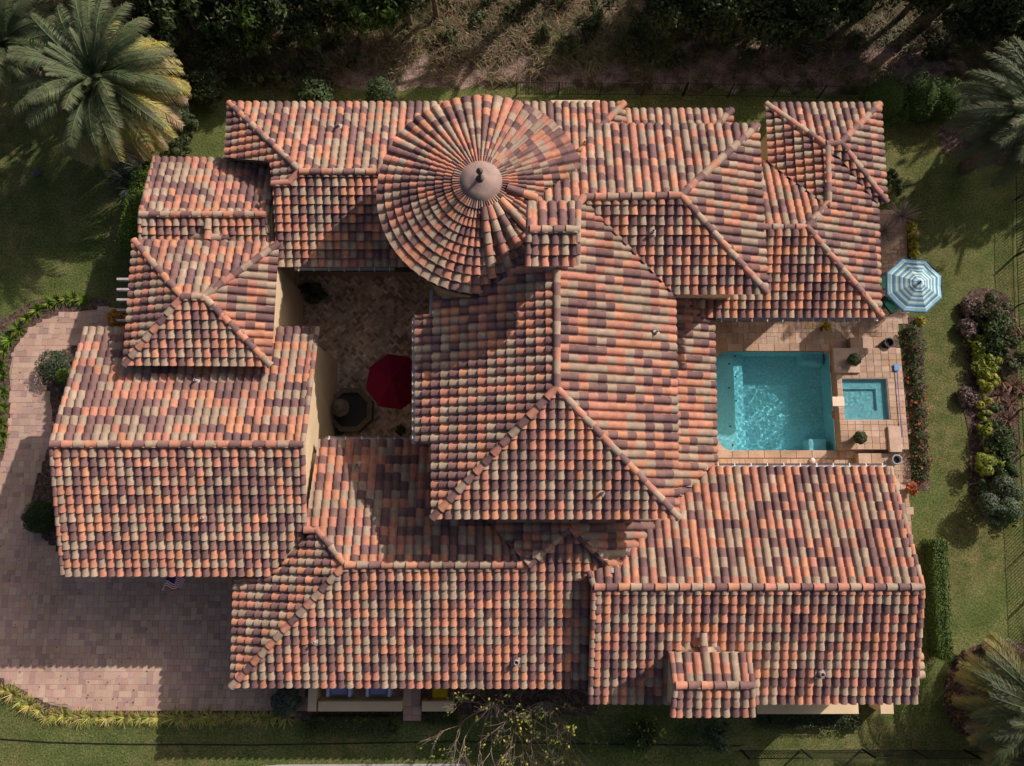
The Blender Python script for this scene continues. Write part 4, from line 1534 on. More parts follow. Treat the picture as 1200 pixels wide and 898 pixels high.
KIND = ['dense dark green tree in the shade of the wood', 'dark tree with olive lights in the wood', 'olive green loose tree at the edge of the wood', 'bright green broad-leaved tree over the bare strip', 'dark grey-green tree in the wood']
rows_ = [(205, 70, 3.4, 1.5, 0), (235, 48, 3.6, 1.6, 1), (262, 78, 2.2, 1.1, 2), (285, 50, 4.0, 1.7, 0), (312, 62, 3.4, 1.3, 3), (345, 42, 4.2, 1.7, 0), (375, 66, 2.8, 1.2, 2),
         (400, 40, 4.2, 1.6, 1), (425, 52, 3.6, 1.3, 3), (455, 45, 3.8, 1.4, 3), (480, 30, 4.0, 1.5, 0), (512, 24, 3.8, 1.2, 2), (300, 20, 4.6, 1.8, 4), (225, 12, 4.6, 1.8, 0), (380, 10, 4.8, 1.8, 4),
         (250, 112, 1.5, .9, 2), (455, 8, 5, 1.7, 0),
         (775, 48, 3.0, 1.3, 2), (800, 28, 3.8, 1.5, 0), (832, 50, 3.4, 1.4, 1), (862, 40, 3.8, 1.6, 2), (892, 58, 3.2, 1.4, 0), (925, 45, 3.8, 1.6, 1), (955, 34, 4.2, 1.6, 0), (985, 22, 4.0, 1.5, 4),
         (1015, 12, 4.0, 1.4, 2), (1052, 24, 4.0, 1.5, 0), (1080, 34, 6.0, 1.5, 1), (1108, 58, 2.8, 1.3, 0), (1135, 44, 3.8, 1.5, 4), (1165, 62, 3.4, 1.5, 0), (1195, 50, 4.0, 1.6, 1), (1225, 80, 3.6, 1.6, 0),
         (1215, 18, 4.6, 1.8, 4), (900, 10, 4.8, 1.8, 0), (845, 8, 4.6, 1.7, 4), (760, 12, 4.6, 1.4, 0)]
ORD = ['leftmost', 'second', 'third', 'fourth', 'fifth', 'sixth', 'seventh', 'eighth', 'ninth', 'tenth', 'eleventh', 'twelfth', 'thirteenth', 'fourteenth', 'fifteenth', 'sixteenth',
       'seventeenth', 'eighteenth', 'nineteenth', 'twentieth', 'twenty-first', 'twenty-second', 'twenty-third', 'twenty-fourth', 'twenty-fifth', 'twenty-sixth', 'twenty-seventh', 'twenty-eighth']
SHORT = ['dense dark green tree', 'olive-lit dark tree', 'loose olive green tree', 'bright green broad-leaved tree', 'dark grey-green tree']
for side in (0, 1):
    grp = sorted([r_ for r_ in rows_ if (r_[0] > 600) == bool(side)])
    for i, (x, y, h, r, q) in enumerate(grp):
        wh = ORD[i] + ('' if i == 0 else ' from the left')
        tree(SHORT[q] + ', ' + wh + (' in the wood right of the dry grass' if side else ' in the wood left of the dry grass'), W(x, y), h, r, q)
# taller trees further back and beyond the right edge throw the long shadows over the lawn
for x, y, h, r, q in [(-60, -20, 8, 3, 0), (330, -60, 8, 2.8, 1), (420, -95, 8, 2.6, 0), (250, -45, 9, 3, 0), 
                      (1310, 70, 9, 2.6, 0), (1390, 40, 10, 3, 1), (900, -70, 8, 2.6, 2), (370, -110, 10, 2.8, 1), (200, -70, 9, 2.6, 0), (140, -40, 8, 2.4, 1),
                      (1340, -85, 11, 2.8, 0), (1420, -60, 11, 3, 0), (1480, 0, 11, 3, 1), (1400, -140, 12, 3, 0), (980, -95, 9, 2.2, 0)]:
    p = W(x, y)
    tree('tall dark tree standing further back in the wood', p, h, r, q, 'tall trees at the back of the wood', zb=.45)

for x, y, h, r, q, lab in ((1100, 8, 8.2, 1.7, 1, 'high-crowned tree with a bare trunk, left one of two behind the clipped shrubs'), (1150, 16, 8.6, 1.7, 0, 'high-crowned tree with a bare trunk, right one of two behind the clipped shrubs'),
                           (972, 4, 8.0, 1.0, 1, 'slender high-crowned tree in the wood beyond the picket fence'), (655, -14, 7.0, .7, 2, 'slender bare-trunked tree standing in the dry grass'), (1040, -30, 7.5, .8, 1, 'slender high-crowned tree at the top edge of the wood')):
    tree(lab, W(x, y), h, r, q, 'high-crowned trees in the wood', zb=.62)
for i, (x, y, r, h, pal) in enumerate(((640, 46, .5, .8, OLIVE), (668, 60, .6, .9, OLIVE), (690, 38, .6, 1.0, DARK), (725, 58, .7, 1.2, OLIVE), (748, 40, .7, 1.2, DARK), (756, 68, .6, .9, OLIVE), (705, 20, .7, 1.2, DARK),
                                       (600, 20, .5, .7, OLIVE), (560, 28, .5, .7, OLIVE), (530, 48, .45, .7, OLIVE), (620, 8, .6, 1.0, DARK), (575, 4, .6, 1.0, DARK), (660, 4, .6, 1.1, DARK), (332, 92, .6, 1.0, OLIVE), (300, 100, .6, .9, OLIVE), (358, 86, .5, .9, OLIVE),
                                       (262, 108, .7, 1.0, OLIVE), (420, 78, .5, .8, OLIVE), (790, 76, .6, .9, OLIVE), (1090, 66, .6, .9, OLIVE), (1000, 56, .5, .8, OLIVE), (940, 70, .5, .7, OLIVE), (870, 70, .5, .8, DARK))):
    shrub('ragged weed bush of the open strip and the edge of the wood', (x, y), r, h, pal, 420, .14, 'weed bushes before the wood', clumps=8, name='weed_bush', variants=2)

# dry grass and weeds on the open strip
rs = random.Random(5)
mb = MB()
DRY = [(0.30, 0.22, 0.13), (0.22, 0.165, 0.09), (0.15, 0.13, 0.055), (0.34, 0.25, 0.16), (0.10, 0.105, 0.04), (0.13, 0.10, 0.06)]
zones = [(400, 40, 720, 72, 900, DRY), (520, 0, 700, 45, 700, DRY), (215, 70, 400, 105, 330, [OLIVE[1], DRY[2], DRY[1], OLIVE[0]]), (640, 30, 790, 80, 420, [OLIVE[1], DRY[2], (0.12, 0.13, 0.03), LIME[2]]),
         (930, 30, 1110, 62, 300, DRY + OLIVE), (190, 0, 560, 60, 400, OLIVE + DRY[2:3]), (760, 0, 1200, 60, 500, OLIVE), (320, 86, 400, 112, 60, DRY), (400, 66, 1080, 96, 420, DRY)]
for x0, y0, x1, y1, n, pal in zones:
    for _ in range(n):
        cx, cyy = rs.uniform(x0, x1), rs.uniform(y0, y1)
        if math.sin(cx * .11 + 1.3 * math.sin(cyy * .09)) + math.sin(cyy * .17 + cx * .05) < rs.uniform(-1.6, .9):
            continue
        c = W(cx, cyy)
        t = rs.choice(pal)
        for b in range(9):
            a = rs.uniform(0, 6.28)
            L = rs.uniform(.25, .7)
            d = Vector((math.cos(a), math.sin(a), 0))
            s = Vector((-d.y, d.x, 0)) * .012
            q0 = c + Vector((rs.uniform(-.1, .1), rs.uniform(-.1, .1), 0))
            q1 = q0 + d * L * .35 + Vector((0, 0, L * .55))
            q2 = q0 + d * L + Vector((0, 0, L * rs.uniform(.3, .7)))
            tt = tuple(k * rs.uniform(.75, 1.25) for k in t)
            mb.face([q0 - s, q0 + s, q1 + s, q1 - s], tt)
            mb.face([q1 - s, q1 + s, q2], tt)
tag(mb.build('dry_grass', M['foliage']), 'straw coloured dry grass and weeds on the bare strip before the wood', 'dry grass', kind='stuff')

# ---- shrubs and hedges
def hedge(label, px, half, h, pal, n, leaf=.07, rot=0.0, group=None, name='hedge', seed=1, box=True):
    p = W(*px)
    rs_ = np.random.RandomState(seed)
    o = local_thing(name, label, 'hedge', (p.x, p.y, 0), rot, 1.0, group)
    c = rs_.uniform(-1, 1, (n, 3))
    ax = rs_.randint(0, 5, n)
    for i, (d, s) in enumerate(((0, 1), (0, -1), (1, 1), (1, -1), (2, 1))):
        k = ax == i
        c[k, d] = s * rs_.uniform(.86, 1.03, k.sum())
    k = rs_.random_sample(n) < .35
    c[k, 2] = rs_.uniform(.85, 1.04, k.sum())
    out = norm(np.sign(c) * np.abs(c) ** 6 + 1e-6)
    c = c * np.array([half[0], half[1], h / 2])
    c[:, 2] += h / 2
    c += rs_.normal(0, .03, c.shape) + .05 * np.sin(c * 5 + seed)
    c[:, 2] = np.maximum(c[:, 2], .01)
    part('foliage', leaves('foliage', c, out, leaf, leaf * .6, pal, up=.4, seed=seed), o)
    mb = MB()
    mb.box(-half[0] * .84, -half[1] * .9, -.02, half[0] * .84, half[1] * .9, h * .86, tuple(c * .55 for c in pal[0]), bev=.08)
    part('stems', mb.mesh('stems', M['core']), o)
    return o


a, b = W(1091, 634), W(1097, 768)
hedge('clipped green box hedge along the east gable wall', (1092, 700), (.28, 2.05), .75, GREEN + BRIGHT, 7000, rot=-math.atan2(b.x - a.x, a.y - b.y) * -1, seed=4)
for i, (px, r, lab) in enumerate((((1025, 128), .98, 'largest of three rounded dark clipped shrubs, next to the north-east roof'), ((1066, 124), .80, 'middle one of three rounded dark clipped shrubs behind the lawn'), ((1097, 130), .74, 'rightmost of three rounded dark clipped shrubs, by the dusky palm'))):
    shrub(lab, px, r, 1.6, [(0.06, 0.115, 0.015), (0.075, 0.14, 0.018), (0.04, 0.08, 0.014)], 3600, .06, 'rounded dark clipped shrubs', name='clipped_shrub', rx=1.0, ry=1.25, rot=.3, shell=.8)
shrub('round glossy dark shrub behind the north roof, nearer the palm', (374, 122), .74, 1.4, GREEN + DARK, 1500, .12, 'dark shrubs behind the north roof')
shrub('upright blackish green clipped shrub behind the north roof, nearer the turret', (450, 122), .66, 1.5, DARK, 2200, .08, 'dark shrubs behind the north roof', shell=.75)
hedge('tall bright green rounded hedge along the west wall', (187, 256), (.36, 1.85), 2.0, BRIGHT + BRIGHT + LIME[2:], 7000, .08, rot=-.15, seed=8)
# strappy plants at the corner of the lawn
BL = {}
BL['grey'] = [blades_mesh('blades', 46, .8, .05, GREY, (.2, 1.2), .8, s) for s in (1, 2)]
BL['edge'] = [blades_mesh('blades', 60, .40, .032, [(0.40, 0.37, 0.09), (0.30, 0.30, 0.07), (0.46, 0.42, 0.15), (0.20, 0.22, 0.05)], (.15, 1.2), 1.0, s, 3) for s in (3, 4, 5)]
BL['spike'] = [blades_mesh('blades', 90, .78, .028, [(0.36, 0.28, 0.26), (0.46, 0.37, 0.34), (0.26, 0.19, 0.18)], (.05, 1.4), .25, s, 3) for s in (6, 7)]
BL['purple'] = [blades_mesh('blades', 420, .62, .010, [(0.20, 0.145, 0.125), (0.27, 0.20, 0.17), (0.13, 0.09, 0.08)], (.3, 1.5), 1.5, s, 4, .28) for s in (8, 9)]
BL['clump'] = [blades_mesh('blades', 40, .36, .06, BRIGHT + LIME[:1], (.2, 1.3), 1.0, s, 3, .08) for s in (10, 11)]
BL['red'] = [blades_mesh('blades', 40, .5, .05, RUST, (.2, 1.2), .9, s, 3) for s in (12, 13)]


def blade_plant(label, px, kind, s, cat, name, group=None, z=0.0):
    p = W(*px)
    o = local_thing(name, label, cat, (p.x, p.y, z), R.uniform(0, 6.28), s, group)
    part('leaves', R.choice(BL[kind]), o)
    return o


for px in ((160, 196), (168, 208), (152, 222), (174, 196), (160, 236), (146, 208)):
    blade_plant('grey-green strappy plant in the clump beside the bright green west hedge', px, 'grey', R.uniform(.8, 1.2), 'plant', 'strappy_plant', 'strappy plants beside the west hedge')
for i in range(34):
    x = 6 + i * 10
    y = (805 + .62 * x if x < 60 else 841 - (0 if x > 110 else (110 - x) * .06)) + R.uniform(-2, 2)
    y = min(y, 842 + R.uniform(-2, 1))
    blade_plant('yellow-green arching plant in the border between driveway and lawn', (x, y), 'edge', R.uniform(.75, 1.15), 'plant', 'border_plant', 'arching plants along the driveway edge')
for x, y in ((12, 398), (6, 412), (22, 386), (32, 374), (44, 364), (58, 356), (68, 353), (78, 351), (88, 350), (98, 351), (4, 440), (3, 460), (5, 478), (2, 496), (4, 512), (-3, 526), (1, 428), (-8, 450), (-9, 482), (-6, 508)):
    blade_plant('fresh green low clump edging the curved garden walk', (x, y), 'clump', R.uniform(.8, 1.2), 'plant', 'edging_plant', 'low clumps edging the garden walk')
blade_plant('spiky mauve-grey rosette on the terrace nearer the roof', (1034, 272), 'spike', 1.0, 'plant', 'spiky_plant', 'spiky rosettes on the terrace')
blade_plant('spiky mauve-grey rosette at the terrace edge by the lawn', (1056, 254), 'spike', 1.0, 'plant', 'spiky_plant', 'spiky rosettes on the terrace')
for px, lab in (((1134, 362), 'brown fuzzy mound at the north tip of the island bed'), ((1130, 386), 'brown fuzzy mound on the lawn side of the island bed'), ((1130, 466), 'brown fuzzy mound half way along the island bed')):
    shrub(lab, px, .42, .42, [(0.20, 0.145, 0.125), (0.27, 0.20, 0.17), (0.13, 0.09, 0.08)], 1700, .11, 'brown mounds in the island bed', cat='ornamental grass', name='feather_grass', shell=.3, up=.2)
shrub('blue-green bushy shrub inside the bend of the garden walk', (70, 430), .62, .9, GREY + GREEN, 2200, .07, cat='shrub')
shrub('bright green clipped bush tucked against the garage roof edge', (84, 445), .34, .9, BRIGHT, 1200, .07)
shrub('rounded dark green bush by the garage wall beside the walk', (58, 606), .62, 1.2, GREEN, 2600, .07, shell=.7)
shrub('orange-yellow flowering bush under the pergola ends', (143, 376), .35, .7, OLIVE, 500, .09, flower=[(0.60, 0.28, 0.03), (0.5, 0.22, 0.02)], nf=500)
# island bed
for px, r, h, pal, n, lab in (((1158, 368), .55, .8, OLIVE, 900, 'olive green shrub at the north end of the island bed'), ((1160, 396), .62, 1.0, GREEN, 1200, 'dark leafy shrub in the upper part of the island bed'),
                              ((1182, 392), .5, .6, OLIVE + RUST, 600, 'sparse olive shrub on the fence side of the island bed'),
                              ((1141, 404), .36, .6, LIME, 500, 'yellow-green croton nearest the brown grass in the island bed'), ((1150, 428), .45, .6, LIME, 600, 'yellow-green croton just below the dark leafy shrub'),
                              ((1153, 452), .40, .6, YEL + LIME, 500, 'golden yellow croton in the middle of the island bed'), ((1152, 505), .28, .5, LIME, 350, 'small yellow-green croton below the middle of the island bed'),
                              ((1147, 545), .46, .8, LIME, 800, 'large lime yellow bush in the lower island bed'), ((1166, 520), .55, .8, GREEN, 1000, 'green shrub beside the lime yellow bush'),
                              ((1168, 548), .52, .8, GREEN, 1000, 'green shrub behind the large lime yellow bush'), ((1156, 590), .78, 1.2, GREY + GREEN, 2200, 'big blue-green shrub at the south end of the island bed'),
                              ((1182, 600), .4, .6, OLIVE + LIME, 600, 'small olive shrub at the south-east tip of the island bed'), ((1184, 425), .4, .6, OLIVE, 400, 'thin olive shrub by the fence above the red plants')):
    shrub(lab, px, r * 1.3, h * 1.15, pal, int(n * 1.7), .11, 'shrubs in the island bed', clumps=14)
for i, (x, y, pal) in enumerate(((1146, 380, GREEN), (1170, 378, OLIVE), (1142, 418, LIME), (1160, 414, GREEN), (1142, 440, LIME), (1164, 438, OLIVE), (1146, 470, YEL + LIME), (1160, 478, GREEN), (1150, 488, LIME), (1164, 494, OLIVE),
                                   (1156, 528, LIME), (1176, 536, OLIVE), (1150, 566, GREEN), (1172, 570, GREEN), (1180, 560, OLIVE), (1174, 412, OLIVE))):
    shrub('low filler plant between the larger shrubs of the island bed', (x, y), R.choice((.3, .38, .46)), .45, pal, 420, .10, 'low filler plants in the island bed', clumps=6, name='filler_plant')
for x, y in ((1172, 446), (1186, 452), (1170, 464), (1184, 474), (1180, 492), (1174, 508), (1190, 520), (1196, 458)):
    blade_plant('red-brown bladed plant among the mulch of the island bed', (x, y), 'red', R.uniform(.7, 1.1), 'plant', 'red_plant', 'red-brown plants in the island bed')
# bed along the pool deck
for i, y in enumerate(range(392, 572, 15)):
    shrub('red-flowering low shrub in the narrow bed beside the pool deck', (1067 + (y - 392) * .062 + R.uniform(-3, 3), y), R.choice((.28, .34, .42)), R.choice((.4, .55, .7)), GREEN + OLIVE, 420, .09, 'flowering shrubs along the pool deck', flower=RED, nf=5 if y < 450 else 20, variants=3, key='pool' + str(y > 450))
for x, y in ((1066, 268), (1067, 279), (1068, 290), (1069, 300), (1076, 378)):
    shrub('small yellow shrub along the terrace edge by the striped parasol', (x, y), .2, .4, YEL, 260, .09, 'yellow shrubs at the terrace edge')
# south side
shrub('feathery blue-green bush left of the cream porch wall', (340, 818), .55, 1.0, GREY, 1400, .11, cat='bush')
hedge('low clipped hedge in front of the cream porch wall', (417, 846), (1.65, .30), .6, OLIVE + LIME[2:] + GREEN, 4200, seed=9)
hedge('short low hedge right of the porch steps', (518, 838), (.55, .22), .45, OLIVE + GREEN, 1500, seed=10)
shrub('dark bush with yellow-green tips below the south gable roof', (752, 856), .72, 1.5, DARK + GREEN, 1500, .10, 'bushes along the south wall', clumps=14, flower=LIME, nf=60)
shrub('loose grey-green bush below the south chimney roof', (832, 854), .75, 1.6, GREY + GREEN, 1700, .10, 'bushes along the south wall', clumps=14)
hedge('low dark hedge in front of the cream ledge', (945, 838), (1.75, .3), .4, DARK + OLIVE, 2600, seed=12)
shrub('fern-like dark shrub in the shaded corner of the courtyard', (366, 346), .75, 1.0, DARK, 700, .15, name='courtyard_shrub', clumps=7, ry=.6, rot=0.0)
for px in ((400, 505), (470, 505), (410, 478)):
    shrub('small dark plant on the courtyard floor near the fountain', px, .2, .4, DARK, 160, .10, 'small plants in the courtyard', name='courtyard_plant', stem=False)
# low growth at the foot of the palms and the north-west corner
for x, y, r, pal in ((205, 130, .8, DARK), (225, 150, .7, DARK), (185, 165, .7, DARK), (240, 120, .8, OLIVE), (215, 175, .6, DARK), (190, 120, .7, OLIVE), (1035, 215, .35, DARK), (1042, 228, .3, DARK)):
    shrub('low dark undergrowth shrub between the date palm and the roofs' if x < 900 else 'low dark shrub at the corner of the north-east roof', (x, y), r, 1.0, pal, 900, .11, 'undergrowth by the date palm' if x < 900 else 'low shrubs at the north-east roof', clumps=10)
for x, y in ((1128, 772), (1116, 796), (1112, 820), (1150, 762), (1120, 842)):
    shrub('low brownish shrub round the foot of the golden palm', (x, y), .42, .5, OLIVE + RUST, 500, .09, 'low shrubs under the golden palm', clumps=8)


# dry leaves blown over the paving
rs_ = np.random.RandomState(21)
pt = []
while len(pt) < 150:
    q = W(rs_.uniform(0, 340), rs_.uniform(370, 832))
    if inpoly(q.x, q.y, drive) and (rs_.random_sample() < .35 or inpoly(*PX(q), [(0, 770), (340, 800), (340, 835), (0, 835)])):
        pt.append((q.x, q.y, .045))
pt = np.array(pt)
lf = link('fallen_leaves', leaves('fallen_leaves', pt, np.zeros_like(pt) + [0, 0, 1.], .07, .05, [(.20, .13, .06), (.30, .22, .10), (.12, .09, .05)], up=2, rnd=.3, seed=4))
tag(lf, 'few small dry leaves blown over the paved driveway and walk', 'leaves', kind='stuff')

# ---- bare branching trees before the porch
def bare_tree(label, px, h, seed):
    rs = random.Random(seed)
    p = W(*px)
    o = local_thing('bare_tree', label, 'tree', (p.x, p.y, 0), 0, 1, 'bare trees before the south front')
    br = MB()
    tips = []

    def grow(q, d, L, r, depth):
        pts = [q]
        n = 3
        for s in range(n):
            d2 = (d + Vector((rs.uniform(-.22, .22), rs.uniform(-.22, .22), rs.uniform(-.05, .12)))).normalized()
            q = q + d2 * (L / n)
            pts.append(q)
            d = d2
        br.tube(pts, [r * (1 - .45 * i / n) for i in range(n + 1)], 5, cap=False)
        tips.append(q)
        if depth:
            for k in range(rs.choice((3, 3, 4))):
                dd = (d + Vector((rs.uniform(-.6, .6), rs.uniform(-.6, .6), rs.uniform(-.1, .3)))).normalized()
                grow(q, dd, L * rs.uniform(.65, .85), r * .5, depth - 1)
    tr = MB()
    for k in range(10):
        a = 6.28 * k / 10 + rs.random() * .4
        d = Vector((.75 * math.cos(a), .6 * math.sin(a) - .45, .9)).normalized()
        e = Vector((.05 * math.cos(a), .05 * math.sin(a), 0)) + d * h * .22
        tr.tube([Vector((.04 * math.cos(a), .04 * math.sin(a), -.05)), Vector((.05 * math.cos(a), .05 * math.sin(a), .2)), e], [.05, .042, .032], 6)
        grow(e, d, h * .30, .026, 3)
    part('trunk', tr.mesh('trunk', M['twig']), o)
    part('branches', br.mesh('branches', M['twig']), o)
    c = np.array([t for t in tips if rs.random() < .20])
    c = np.repeat(c, 3, 0) + np.random.RandomState(seed).normal(0, .06, (len(c) * 3, 3))
    part('leaves', leaves('leaves', c, np.zeros_like(c) + [0, 0, 1.], .10, .06, YEL + LIME + OLIVE, seed=seed), o)


bare_tree('bare many-branched tree with few yellow leaves right of the porch wall', (577, 824), 3.4, 3)
bare_tree('bare spindly tree with few yellow leaves nearer the south gable', (638, 822), 3.2, 9)

# ================================================================== GARDEN THINGS
# fences
def fence(label, pts, h, spacing, picket, rails=(.12, .97), group='metal garden fences', seed=0):
    t = thing('metal_fence', label, 'fence', tuple(pts[0]), group)
    pk = MB()
    rl = MB()
    for a, b in zip(pts[:-1], pts[1:]):
        d = (b - a)
        L = d.length
        d.normalize()
        s = Vector((-d.y, d.x, 0))
        n = max(1, round(L / spacing))
        for k in range(n + 1):
            c = a + d * (L * k / n)
            mb = MB()
            mb.box(c.x - .024, c.y - .024, -.02, c.x + .024, c.y + .024, h * 1.03, bev=.006)
            mb.build('post', M['darkmetal'], t)
        for u in rails:
            rl = MB()
            q0, q1 = a + Vector((0, 0, h * u)), b + Vector((0, 0, h * u))
            rl.tube([q0, q1], .018, 4)
            rl.build('rail', M['darkmetal'], t)
        m_ = int(L / picket)
        for k in range(m_):
            c = a + d * (L * (k + .5) / m_)
            pk.box(c.x - .008, c.y - .008, .06, c.x + .008, c.y + .008, h * .97)
    tag(pk.build('pickets', M['darkmetal'], t), kind='stuff')
    return t


fence('black picket fence behind the house before the bare dirt strip', [W(605, 112), W(800, 113), W(1010, 117)], 1.02, 1.75, .115)
fence('black picket fence running down the right edge of the lawn', [W(1189, 170), W(1190, 300), W(1196, 480), W(1207, 700), W(1214, 860)], .86, 2.0, .125)
fence('black mesh fence along the bottom edge of the picture right of the south wall', [W(868, 879), W(1010, 878), W(1130, 879), W(1240, 880)], 1.05, 1.9, .11)
line_pts = [W(-40, 860), W(0, 866), W(60, 870), W(150, 872), W(300, 873), W(420, 871), W(530, 869), W(700, 872), W(868, 874)]
mb = MB()
mb.tube([p + Vector((0, 0, .02)) for p in line_pts], .024, 5)  # dark line across the front lawn, drawn as a thin tube
tag(mb.build('lawn_line', M['darkmetal']), 'thin black line lying across the front lawn', 'lawn edging')

# pergola ends at the west tower
pg = thing('pergola', 'pale rafter ends of a pergola sticking out west of the square tower roof', 'pergola', W(150, 350))
mb = MB()
zz = 2.7
a, b = W(157, 318, zz), W(150, 380, zz)
mb.box(a.x + .0, b.y - .1, zz - .2, a.x + .14, a.y + .1, zz - .06)
mb.build('beam', M['rafter'], pg)
for y in (328, 340, 352, 364, 376):
    c, d = W(138, y, zz), W(165, y, zz)
    mb = MB()
    mb.box(c.x, c.y - .045, zz - .06, d.x + .8, c.y + .045, zz + .1, bev=.01)
    mb.build('rafter', M['rafter'], pg)
for y in (318, 380):
    c = W(157, y, zz)
    mb = MB()
    mb.box(c.x + .02, c.y - .06, -.02, c.x + .12, c.y + .06, zz - .2)
    mb.build('post', M['rafter'], pg)


def parasol(name, label, c, r, z, h, nseg, rings, ringcol, group, rot=0.0, polecol=None):
    t = local_thing(name, label, 'parasol', (c.x, c.y, 0), rot, 1.0, group)
    mb = MB()
    for k in range(nseg):
        a0, a1 = 6.2832 * k / nseg, 6.2832 * (k + 1) / nseg
        for i in range(rings):
            u0, u1 = i / rings, (i + 1) / rings
            q = []
            for u, a in ((u0, a0), (u1, a0), (u1, a1), (u0, a1)):
                q.append((r * u * math.cos(a), r * u * math.sin(a), z + h * (1 - u) ** 1.15 if u < 1 else z))
            m0 = [(q[0][j] + q[3][j]) / 2 for j in range(3)]
            m1 = [(q[1][j] + q[2][j]) / 2 for j in range(3)]
            m0[2] -= .035 * u0
            m1[2] -= .035 * u1
            if u0 == 0:
                mb.face([q[0], q[1], m1], ringcol(i, k), 0)
                mb.face([q[0], m1, q[2]], ringcol(i, k), 0)
            else:
                mb.face([q[0], q[1], m1, m0], ringcol(i, k), 0)
                mb.face([m0, m1, q[2], q[3]], ringcol(i, k), 0)
    for k in range(nseg):      # valance
        a0, a1 = 6.2832 * k / nseg, 6.2832 * (k + 1) / nseg
        p0, p1 = (r * math.cos(a0), r * math.sin(a0)), (r * math.cos(a1), r * math.sin(a1))
        mb.face([(*p0, z - .10), (*p1, z - .10), (*p1, z), (*p0, z)], ringcol(rings - 1, k), 0)
    part('canopy', mb.mesh('canopy', M['fabric']), t)
    for k in range(nseg):
        a = 6.2832 * k / nseg
        mb = MB()
        mb.tube([(.04 * math.cos(a), .04 * math.sin(a), z + h - .05), (r * .5 * math.cos(a), r * .5 * math.sin(a), z + h * .45 - .03), (r * .98 * math.cos(a), r * .98 * math.sin(a), z - .02)], .012, 4)
        part('rib', mb.mesh('rib', M['darkmetal']), t)
    mb = MB()
    mb.tube([(0, 0, .05), (0, 0, z + h)], .022, 8)
    part('pole', mb.mesh('pole', M['white']), t)
    mb = MB()
    mb.lathe((0, 0, z + h - .01), [(.03, 0), (.04, .04), (.018, .08), (.001, .1)], 10)
    part('finial', mb.mesh('finial', M['darkmetal']), t)
    mb = MB()
    mb.lathe((0, 0, 0), [(.24, 0.01), (.24, .06), (.05, .09), (.04, .3), (.001, .3)], 16)
    part('base', mb.mesh('base', M['darkmetal']), t)
    return t


BLU, AQ, WH, GRN = (0.10, 0.25, 0.42), (0.32, 0.55, 0.62), (0.66, 0.72, 0.72), (0.27, 0.50, 0.45)
SEQ = [GRN, BLU, AQ, WH, GRN, BLU, WH, BLU, GRN, WH, GRN, BLU, WH, AQ, BLU, GRN, WH, GRN, BLU, BLU, WH, GRN, AQ, BLU]
parasol('parasol', 'octagonal blue, green and white striped parasol at the terrace edge', W(1074, 333, 2.5), W(1108, 333, 2.35).x - W(1074, 333, 2.35).x + .02, 2.35, .42, 8, 24, lambda i, k: SEQ[i], 'garden parasols', .33)
parasol('parasol', 'plain dark red octagonal parasol in the shaded courtyard', W(461, 446, 2.5), 1.06, 2.3, .55, 8, 6, lambda i, k: (0.17, 0.006, 0.022), 'garden parasols', .25)

# chairs under the striped parasol
def sling_chair(label, px, rot, col):
    p = W(*px)
    t = local_thing('garden_chair', label, 'chair', (p.x, p.y, 0), rot, 1.0, 'sling chairs at the parasol')
    mb = MB()
    mb.grid([[(x, y, .42 - .05 * (1 - (y / .25) ** 2)) for y in (-.25, -.12, 0, .12, .25)] for x in (-.26, 0, .26)], col)
    part('seat', mb.mesh('seat', M['fabric']), t)
    mb = MB()
    mb.grid([[(x, -.25 - .22 * u - .02 * math.sin(3.14 * u), .42 + .52 * u) for u in (0, .33, .66, 1)] for x in (-.26, 0, .26)], col)
    part('backrest', mb.mesh('backrest', M['fabric']), t)
    for s in (-1, 1):
        for y in (.25, -.25):
            mb = MB()
            mb.tube([(s * .28, y, .45), (s * .29, y * 1.1, 0)], .014, 6)
            part('leg', mb.mesh('leg', M['darkmetal']), t)
        mb = MB()
        mb.tube([(s * .28, .27, .43), (s * .28, -.25, .43), (s * .28, -.48, .96)], .014, 6)
        mb.tube([(s * .29, .25, .43), (s * .30, .22, .64), (s * .30, -.32, .66)], .016, 6)
        part('arm_frame', mb.mesh('arm_frame', M['darkmetal']), t)


sling_chair('light green sling chair half under the roof edge by the striped parasol', (1031, 334), -1.25, (0.17, 0.42, 0.26))
sling_chair('dark green sling chair just below the striped parasol', (1038, 361), -1.0, (0.012, 0.065, 0.045))


# topiary balls in pots on the hot tub surround, urns, net
def topiary(label, px):
    p = W(px[0], px[1], SZ + .55)
    t = local_thing('topiary_pot', label, 'potted plant', (p.x, p.y, SZ + .02), 0, 1.0, 'ball topiaries beside the hot tub')
    mb = MB()
    mb.lathe((0, 0, 0), [(.12, 0), (.16, .22), (.18, .24), (.18, .28), (.15, .28), (.14, .24), (.001, .24)], 18, (.10, .12, .14))
    part('pot', mb.mesh('pot', M['attr']), t)
    c, d = blob(1500, .24, .24, .24, int(px[1]), 0, .8, zc=.46)
    part('foliage', leaves('foliage', c, d, .05, .035, GREEN + OLIVE, seed=3), t)


